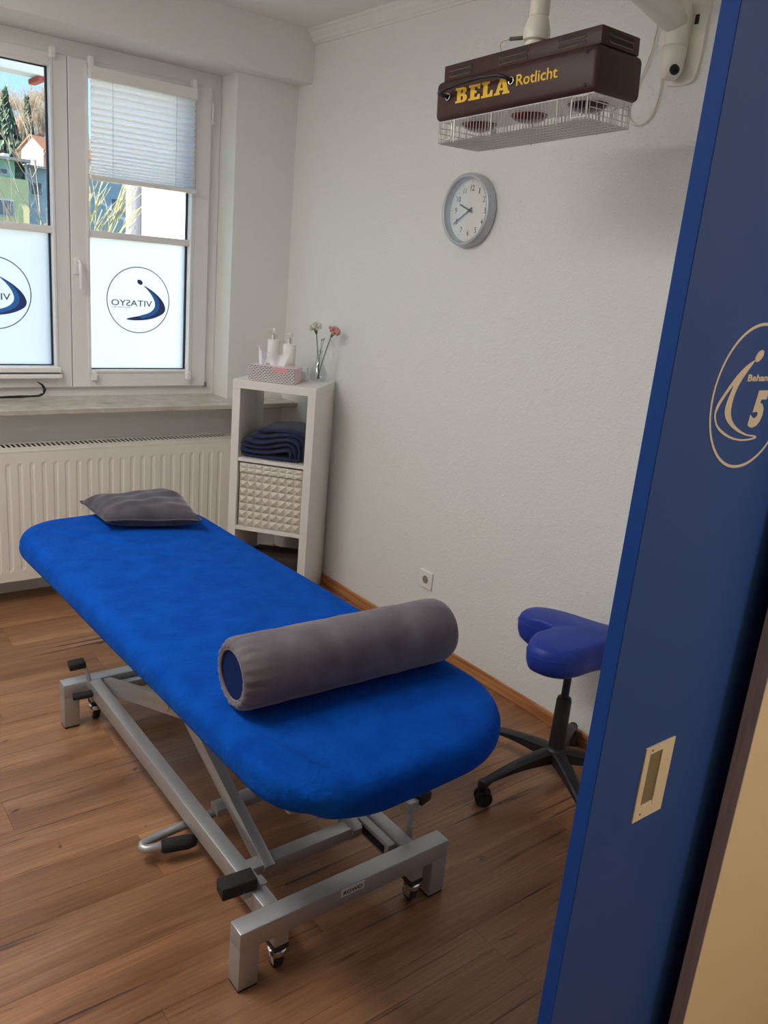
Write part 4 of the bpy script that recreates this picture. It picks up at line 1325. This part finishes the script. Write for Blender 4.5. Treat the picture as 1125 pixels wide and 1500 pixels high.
# room sign on the door: ring, figure, word and number
m_print = mat('door_print_cream', (.70, .67, .61, 1), .5)
dcx, dcz, dr = 1.1221, 1.4751, .1012
mm = frame_m((dcx, DY-.0001, dcz), (1, 0, 0), (0, 0, 1), (0, -1, 0))
b = B(); n = 72
flat_shape(b, [[(dr*math.cos(2*PI*k/n)*1.015, dr*math.sin(2*PI*k/n)*1.015) for k in range(n)], [((dr*.975)*math.cos(2*PI*k/n), (dr*.975)*math.sin(2*PI*k/n)) for k in range(n)]], mm)
obj('sign_ring', b, m_print, door)
fig = [(-.15, .505), (-.306, .438), (-.482, .32), (-.622, .189), (-.755, .044), (-.853, -.086), (-.876, -.218), (-.8, -.354), (-.646, -.466), (-.39, -.562), (-.114, -.615), (.122, -.624), (.309, -.61), (.352, -.583), (.287, -.556), (.084, -.531), (-.148, -.458), (-.343, -.357), (-.461, -.231), (-.486, -.08), (-.45, .098), (-.347, .261), (-.141, .483)]
hole = [(-.545, .166), (-.637, .086), (-.749, -.044), (-.815, -.145), (-.833, -.234), (-.754, -.356), (-.593, -.450), (-.339, -.545), (-.093, -.593), (.12, -.600), (.285, -.583), (.029, -.545), (-.26, -.46), (-.484, -.352), (-.608, -.241), (-.639, -.121), (-.6, .027)]
sc = lambda L_: [(p[0]*dr, p[1]*dr) for p in L_]
b = B(); flat_shape(b, [sc(smooth_loop(fig, 3)), sc(smooth_loop(hole, 3))], mm)
dot = [(-.033+.100*math.cos(a)+.02*math.sin(a), .567+.080*math.sin(a)+.02*math.cos(a)) for a in [2*PI*k/24 for k in range(24)]]
flat_shape(b, [sc(dot)], mm)
obj('sign_figure', b, m_print, door)
b = B(); text_bm(b, 'Behandlung', 1.02*dr, .125*dr, mm @ Matrix.Translation((-.215*dr, .19*dr, 0)), bold=.03); obj('sign_word', b, m_print, door)
b = B(); text_bm(b, '5', .40*dr, .53*dr, mm @ Matrix.Translation((.03*dr, -.44*dr, 0)), bold=.055, shear=.18); obj('sign_number', b, m_print, door)

# ------------------------------------------------------------------ unseen ceiling lights: added room fill and the hallway lamp
m_opal = bpy.data.materials.new('opal_lamp_glass'); m_opal.use_nodes = True
_pb = m_opal.node_tree.nodes['Principled BSDF']
_pb.inputs['Base Color'].default_value = (.9, .9, .88, 1)
_pb.inputs['Emission Color'].default_value = (1, .97, .92, 1); _pb.inputs['Emission Strength'].default_value = 1.0
def unseen_ceiling_lamp(x, y, sx, sy, power, col, label):
    t = thing('unseen_ceiling_light', label, 'ceiling light', (x, y, CZ))
    b = B(); box(b, x-sx/2, x+sx/2, y-sy/2, y+sy/2, CZ-.045, CZ-.0005, .004); obj('lamp_base', b, m_white_gloss, t)
    b = B(); box(b, x-sx/2+.012, x+sx/2-.012, y-sy/2+.012, y+sy/2-.012, CZ-.052, CZ-.044, .003); obj('lamp_shade', b, m_opal, t)
    area('unseen_lamp_light', (x, y, CZ-.056), sx-.03, power, col, sy=sy-.03)
unseen_ceiling_lamp(-.2, 2.2, .42, 1.6, ROOM_FILL_W, (1, .985, .95), 'long flat unseen fill light added on the treatment room ceiling')  # unseen lamp added to brighten the room
unseen_ceiling_lamp(1.75, -.85, .32, .32, HALL_W, (1, .88, .70), 'square opal ceiling light in the hallway')

# ------------------------------------------------------------------ outside the window
GZ = -1.5
m_grass = mat('winter_grass', (.10, .11, .05, 1), .95); add_vary(m_grass, (.07, .085, .035, 1), (.14, .13, .075, 1), .8, 6)
b = B(); vs = [b.verts.new(v) for v in ((-60, 4.3, GZ), (90, 4.3, GZ), (90, 88, GZ+1), (-60, 88, GZ+1))]; b.faces.new(vs)
go = obj('ground', b, m_grass); go['kind'] = 'structure'
m_hill = mat('wooded_slope', (.16, .11, .07, 1), .95); add_vary(m_hill, (.22, .17, .11, 1), (.42, .33, .24, 1), .35, 8)
b = B(); g = []
rnd = random.Random(5)
for j in range(16):
    r_ = []
    for i in range(30):
        x = -40+150*i/29; y = 86+90*j/15
        z = GZ+1+15.5*(1-math.exp(-(j/15)*2.6))+1.2*math.sin(x*.11+j)+.8*math.sin(x*.23-j*.7)
        if j == 0: z = GZ+.9
        r_.append(b.verts.new((x, y, z)))
    g.append(r_)
for A, Bq in zip(g, g[1:]):
    for k in range(29): b.faces.new((A[k], A[k+1], Bq[k+1], Bq[k]))
ho = obj('hillside', b, m_hill, None, True); ho['kind'] = 'structure'

# yellow and green house
m_ylw = mat('yellow_render', (.90, .76, .38, 1), .9)
m_grn = mat('green_render', (.38, .64, .46, 1), .9)
m_gry = mat('blue_grey_render', (.46, .52, .58, 1), .9)
m_roofedge = mat('roof_edge_grey', (.30, .28, .27, 1), .8)
m_redroof = mat('red_roof_tile', (.42, .085, .06, 1), .8)
m_winw = mat('far_window_white', (.55, .57, .58, 1), .6)
m_wing = mat('far_window_glass', (.10, .13, .16, 1), .2)
yh = thing('yellow_house', 'yellow rendered house with green upper storey seen through left window pane', 'building', (12, 62, GZ))
b = B(); box(b, 4, 15.85, 60, 70, GZ, 5.16); obj('yellow_wall', b, m_ylw, yh)
b = B(); box(b, 4, 15.05, 60.1, 70, 5.16, 6.2); obj('green_wall', b, m_grn, yh)
b = B(); box(b, 15.05, 15.85, 61.2, 70, 5.16, 6.2); obj('loggia_wall', b, mat('loggia_shade_green', (.10, .17, .13, 1), .9), yh)  # darker copy of the green render, recess shade put into the colour
b = B(); box(b, 15.70, 15.82, 60.05, 60.2, 5.16, 6.2); obj('loggia_post', b, m_winw, yh)
b = B(); box(b, 3.6, 15.92, 59.5, 70.5, 6.2, 6.38); obj('roof_edge', b, m_roofedge, yh)
b = B()
for v4 in (((3.6, 62, 6.38), (15.3, 62, 6.38), (14.6, 66, 7.3), (4.4, 66, 7.3)), ((15.3, 62, 6.38), (15.3, 70, 6.38), (14.6, 66, 7.3)), ((3.6, 70, 6.38), (15.3, 70, 6.38), (14.6, 66, 7.3), (4.4, 66, 7.3)), ((3.6, 62, 6.38), (3.6, 70, 6.38), (4.4, 66, 7.3))):
    b.faces.new([b.verts.new(v) for v in v4])
obj('roof', b, m_redroof, yh)
b = B(); box(b, 14.75, 15.10, 61.5, 62.6, 6.38, 6.72); obj('dormer', b, m_winw, yh)
for (x0, x1, z0, z1) in ((13.6, 14.9, 2.75, 3.84), (13.5, 14.66, 5.28, 5.72), (10.6, 11.9, 2.75, 3.84), (10.6, 11.8, 5.28, 5.72)):
    yy = 60.0 if z0 < 5 else 60.1
    b = B(); box(b, x0, x1, yy-.06, yy+.02, z0, z1); f_ = obj('window', b, m_winw, yh)
    b = B(); xm = (x0+x1)/2
    box(b, x0+.09, xm-.04, yy-.08, yy-.05, z0+.1, z1-.09); box(b, xm+.04, x1-.09, yy-.08, yy-.05, z0+.1, z1-.09); obj('pane', b, m_wing, f_)
gh_ = thing('grey_house', 'blue grey rendered house wall right of the yellow house outside', 'building', (21, 66, GZ))
b = B(); box(b, 15.95, 18.6, 61, 72, GZ, 6.0); box(b, 18.6, 27, 63, 72, GZ, 6.3); obj('grey_wall', b, m_gry, gh_)
b = B(); box(b, 15.94, 18.9, 60.4, 72.4, 6.0, 6.16); box(b, 18.9, 27.4, 62.6, 72.4, 6.3, 6.46); obj('roof_edge', b, m_roofedge, gh_)
for x0, z0 in ((16.2, 4.3), (17.3, 4.3), (22.3, 4.0), (25.3, 4.0)):
    yy = 61 if x0 < 18 else 63
    b = B(); box(b, x0, x0+.8, yy-.06, yy+.02, z0, z0+.9); f_ = obj('window', b, m_winw, gh_)
    b = B(); box(b, x0+.08, x0+.72, yy-.08, yy-.05, z0+.08, z0+.82); obj('pane', b, m_wing, f_)
# white gabled house on the slope
m_whouse = mat('white_render', (.62, .61, .58, 1), .9)
m_orange = mat('orange_roof_tile', (.40, .17, .085, 1), .8)
wh = thing('white_house', 'white gabled house with orange roof on the wooded slope outside', 'building', (26, 92, 6))
b = B()
hA, hB = Vector((23.55, 91.2, 0)), Vector((24.85, 88.6, 0))
hM = hA.lerp(hB, .5); hd_v = Vector((6.0, 2.9, 0)); zb, ze, zr = 4.0, 9.9, 11.0
zv = lambda p, z: (p.x, p.y, z)
vs = [b.verts.new(v) for v in (zv(hA, zb), zv(hB, zb), zv(hB, ze), zv(hM, zr), zv(hA, ze), zv(hA+hd_v, zb), zv(hB+hd_v, zb), zv(hB+hd_v, ze), zv(hM+hd_v, zr), zv(hA+hd_v, ze))]
for q in ((0, 1, 2, 3, 4), (1, 6, 7, 2), (0, 4, 9, 5), (5, 9, 8, 7, 6)): b.faces.new([vs[i] for i in q])
obj('house_wall', b, m_whouse, wh)
b = B()
ov = (hB-hM)*.25; bk = hd_v.normalized()*.25
for sgn, e in ((1, hB), (-1, hA)):
    q = [hM-bk, e+ov*sgn-bk, e+ov*sgn+hd_v+bk, hM+hd_v+bk]; zz_ = [zr+.12, ze-.14, ze-.14, zr+.12]
    lo = [b.verts.new((p.x, p.y, z-.10)) for p, z in zip(q, zz_)]; hi = [b.verts.new((p.x, p.y, z)) for p, z in zip(q, zz_)]
    b.faces.new(hi); b.faces.new(lo[::-1])
    for k in range(4): b.faces.new((lo[k], lo[(k+1) % 4], hi[(k+1) % 4], hi[k]))
obj('roof', b, m_orange, wh)
for f, z in ((.35, 8.6), (.62, 8.6)):
    c = hA.lerp(hB, f)
    b = B(); nrm = Vector((-(hB-hA).y, (hB-hA).x, 0)).normalized(); dd = (hB-hA).normalized()
    bar(b, c-dd*.14+nrm*.0+Vector((0, 0, z)), c+dd*.14+Vector((0, 0, z)), .10, .55, bev=0); obj('window', b, m_wing, wh)
b = B(); vs = [(25.0, 86.5, 8.8), (28.5, 87.5, 8.8), (28.5, 89.5, 9.6), (25.2, 88.4, 9.6)]
hi = [b.verts.new(v) for v in vs]; lo = [b.verts.new((v[0], v[1], 4)) for v in vs]
b.faces.new(hi)
for k in range(4): b.faces.new((lo[k], lo[(k+1) % 4], hi[(k+1) % 4], hi[k]))
obj('annex', b, m_orange, wh)

# conifers
m_fir = mat('fir_green', (.08, .14, .09, 1), .9); add_vary(m_fir, (.05, .095, .065, 1), (.15, .22, .13, 1), 1.5, 4)
m_trunk = mat('trunk_brown', (.10, .07, .05, 1), .9)
def conifer(x, y, z, h, r, label, seed):
    rnd = random.Random(seed)
    t = thing('conifer', label, 'tree', (x, y, z), 'conifers on the slope')
    b = B(); tube(b, [(x, y, z), (x, y, z+h*.5), (x, y, z+h*.97)], [h*.02, h*.014, .02], 7); obj('trunk', b, m_trunk, t)
    b = B()
    for k in range(900):
        f = rnd.random()**.75
        zz_ = z+h*(.08+.9*(1-f)); rr_ = r*f*rnd.uniform(.55, 1.05)+.1
        a = rnd.uniform(0, 2*PI); d = Vector((math.cos(a), math.sin(a), 0)); s_ = Vector((-d.y, d.x, 0))
        c = Vector((x, y, zz_))+d*rr_; ww = rnd.uniform(.25, .5)*h/12; dr_ = rnd.uniform(.3, .7)*h/12
        q = [c-d*ww*1.4+Vector((0, 0, dr_*.9)), c-s_*ww*.7, c+d*ww*.5-Vector((0, 0, dr_)), c+s_*ww*.7]
        b.faces.new([b.verts.new(v) for v in q])
    o = obj('foliage', b, m_fir, t, recalc=False)
conifer(25.6, 105, 3.5, 13.4, 3.6, 'tall dark green conifer at the left edge of the left pane', 1)
conifer(29.7, 112, 6.5, 11.2, 1.5, 'slimmer dark green conifer above the white house outside', 2)
# bare trees
def bare_mesh(seed, h, lv=4, spread=.55, nb=4, r0=.022, lean=(0, 0), tw=4):
    rnd = random.Random(seed); b = bmesh.new()
    def grow(p, d, ln, r, k):
        pts = [p]; q = p.copy(); dd = d.copy()
        for s_ in range(3):
            dd = (dd+Vector((rnd.uniform(-1, 1), rnd.uniform(-1, 1), rnd.uniform(-.3, .7)))*.13).normalized()
            q = q+dd*ln/3; pts.append(q.copy())
        tube(b, pts, [r, r*.85, r*.72, r*.6], 5 if k > 1 else 4, False)
        if k == 0: return
        for _ in range(nb):
            f = rnd.uniform(.35, 1); i = min(2, int(f*3)); pp = pts[i].lerp(pts[i+1], f*3-i)
            ax_ = Vector((rnd.uniform(-1, 1), rnd.uniform(-1, 1), rnd.uniform(-.2, .8))).normalized()
            nd = (dd+ax_*spread*rnd.uniform(.7, 1.4)).normalized()
            grow(pp, nd, ln*rnd.uniform(.5, .72), r*.5, k-1)
    grow(Vector((0, 0, 0)), Vector((lean[0], lean[1], 1)).normalized(), h*.45, h*r0, lv)
    return b
m_twig = mat('twig_brown', (.42, .32, .23, 1), .9)
m_twigy = mat('lichen_yellow_bark', (.40, .36, .17, 1), .9)
protos = [bare_mesh(s_, 10, 4, .6, 6, .019) for s_ in (11, 12, 13)]
mes = []
for q in protos:
    me = bpy.data.meshes.new('bare_tree'); q.to_mesh(me); q.free(); me.materials.append(m_twig); mes.append(me)
spots = [(24.6, 118, 11.0, .95), (27.4, 116, 10, .85), (28.6, 118, 11.2, .8), (31.2, 117, 10, 1.0), (33.2, 119, 11, 1.0), (25.9, 124, 13, .7), (30.2, 126, 13, .8), (28.4, 104, 5.5, .75), (29.6, 100, 5, .6), (27.2, 99, 5.5, .6), (32.8, 108, 7, .9), (35, 122, 12, 1.0), (34, 100, 5.5, .9), (38, 104, 7, 1.0), (23, 123, 12.5, .9), (26.6, 110, 8, .7), (31, 104, 7, .7), (25.2, 112, 9, .75), (27.9, 110, 8.5, .8), (30.6, 113, 9.5, .75), (29.2, 122, 13.5, .75), (32.4, 113, 9.5, .8), (27.0, 105, 5.5, .75), (33.6, 126, 14, .8)]
for i, (x, y, z, s_) in enumerate(spots):
    o = bpy.data.objects.new('bare_tree', mes[i % 3]); C.objects.link(o); o.location = (x, y, z); o.rotation_euler = (0, 0, i*1.3); o.scale = (s_, s_, s_)
    tag(o, 'leafless brown tree on the hillside beyond the houses', 'tree', 'bare trees on the hillside')
# two nearer bare shrubs crossing the panes
o = obj('bare_shrub', bare_mesh(31, 4.4, 4, .42, 5, .011, (-.16, .05)), m_twigy, None, True); o.location = (2.72, 8.0, GZ)
tag(o, 'leafless yellowish shrub outside the right pane below the blind', 'shrub')
o = obj('bare_shrub', bare_mesh(47, 7.0, 4, .75, 4, .0034, (-.1, 0)), m_twig, None, True); o.location = (5.15, 16.5, GZ)
tag(o, 'leafless brown shrub with drooping twigs outside the left pane', 'shrub')
# white wing of the neighbouring building with a downpipe
nb = thing('white_wing', 'bright white building wing with downpipe outside the right pane', 'building', (4.4, 6.5, GZ))
b = B(); box(b, 3.4, 7.0, 4.4, 9.13, GZ, 5.6); obj('white_wall', b, mat('bright_render', (.80, .79, .76, 1), .9), nb)
b = B(); tube(b, [(3.365, 8.74, GZ), (3.365, 8.74, 5.5)], .050, 12); obj('downpipe', b, mat('zinc', (.15, .15, .19, 1), .6), nb, True)
b = B(); box(b, 3.375, 3.4, 8.80, 8.98, GZ, 5.55); obj('corner_strip', b, mat('pale_green_strip', (.22, .24, .19, 1), .9), nb)
b = B(); box(b, 3.33, 3.40, 8.70, 8.78, 1.78, 1.81); obj('pipe_clip', b, m_greycable, nb)
# projecting eave over the left pane
ev = thing('roof_eave', 'white boarded roof eave with red tile end above the left pane', 'eave', (.6, 6.0, 2.60))
b = B(); box(b, -1.2, 1.70, 5.95, 6.10, 2.585, 2.78, .004); obj('eave_board', b, m_whouse, ev)
b = B(); box(b, 1.655, 1.705, 5.97, 6.2, 2.556, 2.590, .008); obj('tile_end', b, m_redroof, ev)
b = B(); box(b, -1.3, 1.70, 5.98, 6.85, 2.781, 2.82, .004); obj('eave_tiles', b, m_redroof, ev)
b = B(); box(b, -1.3, -1.15, 5.95, 6.25, GZ, 2.585); obj('eave_post', b, m_whouse, ev)
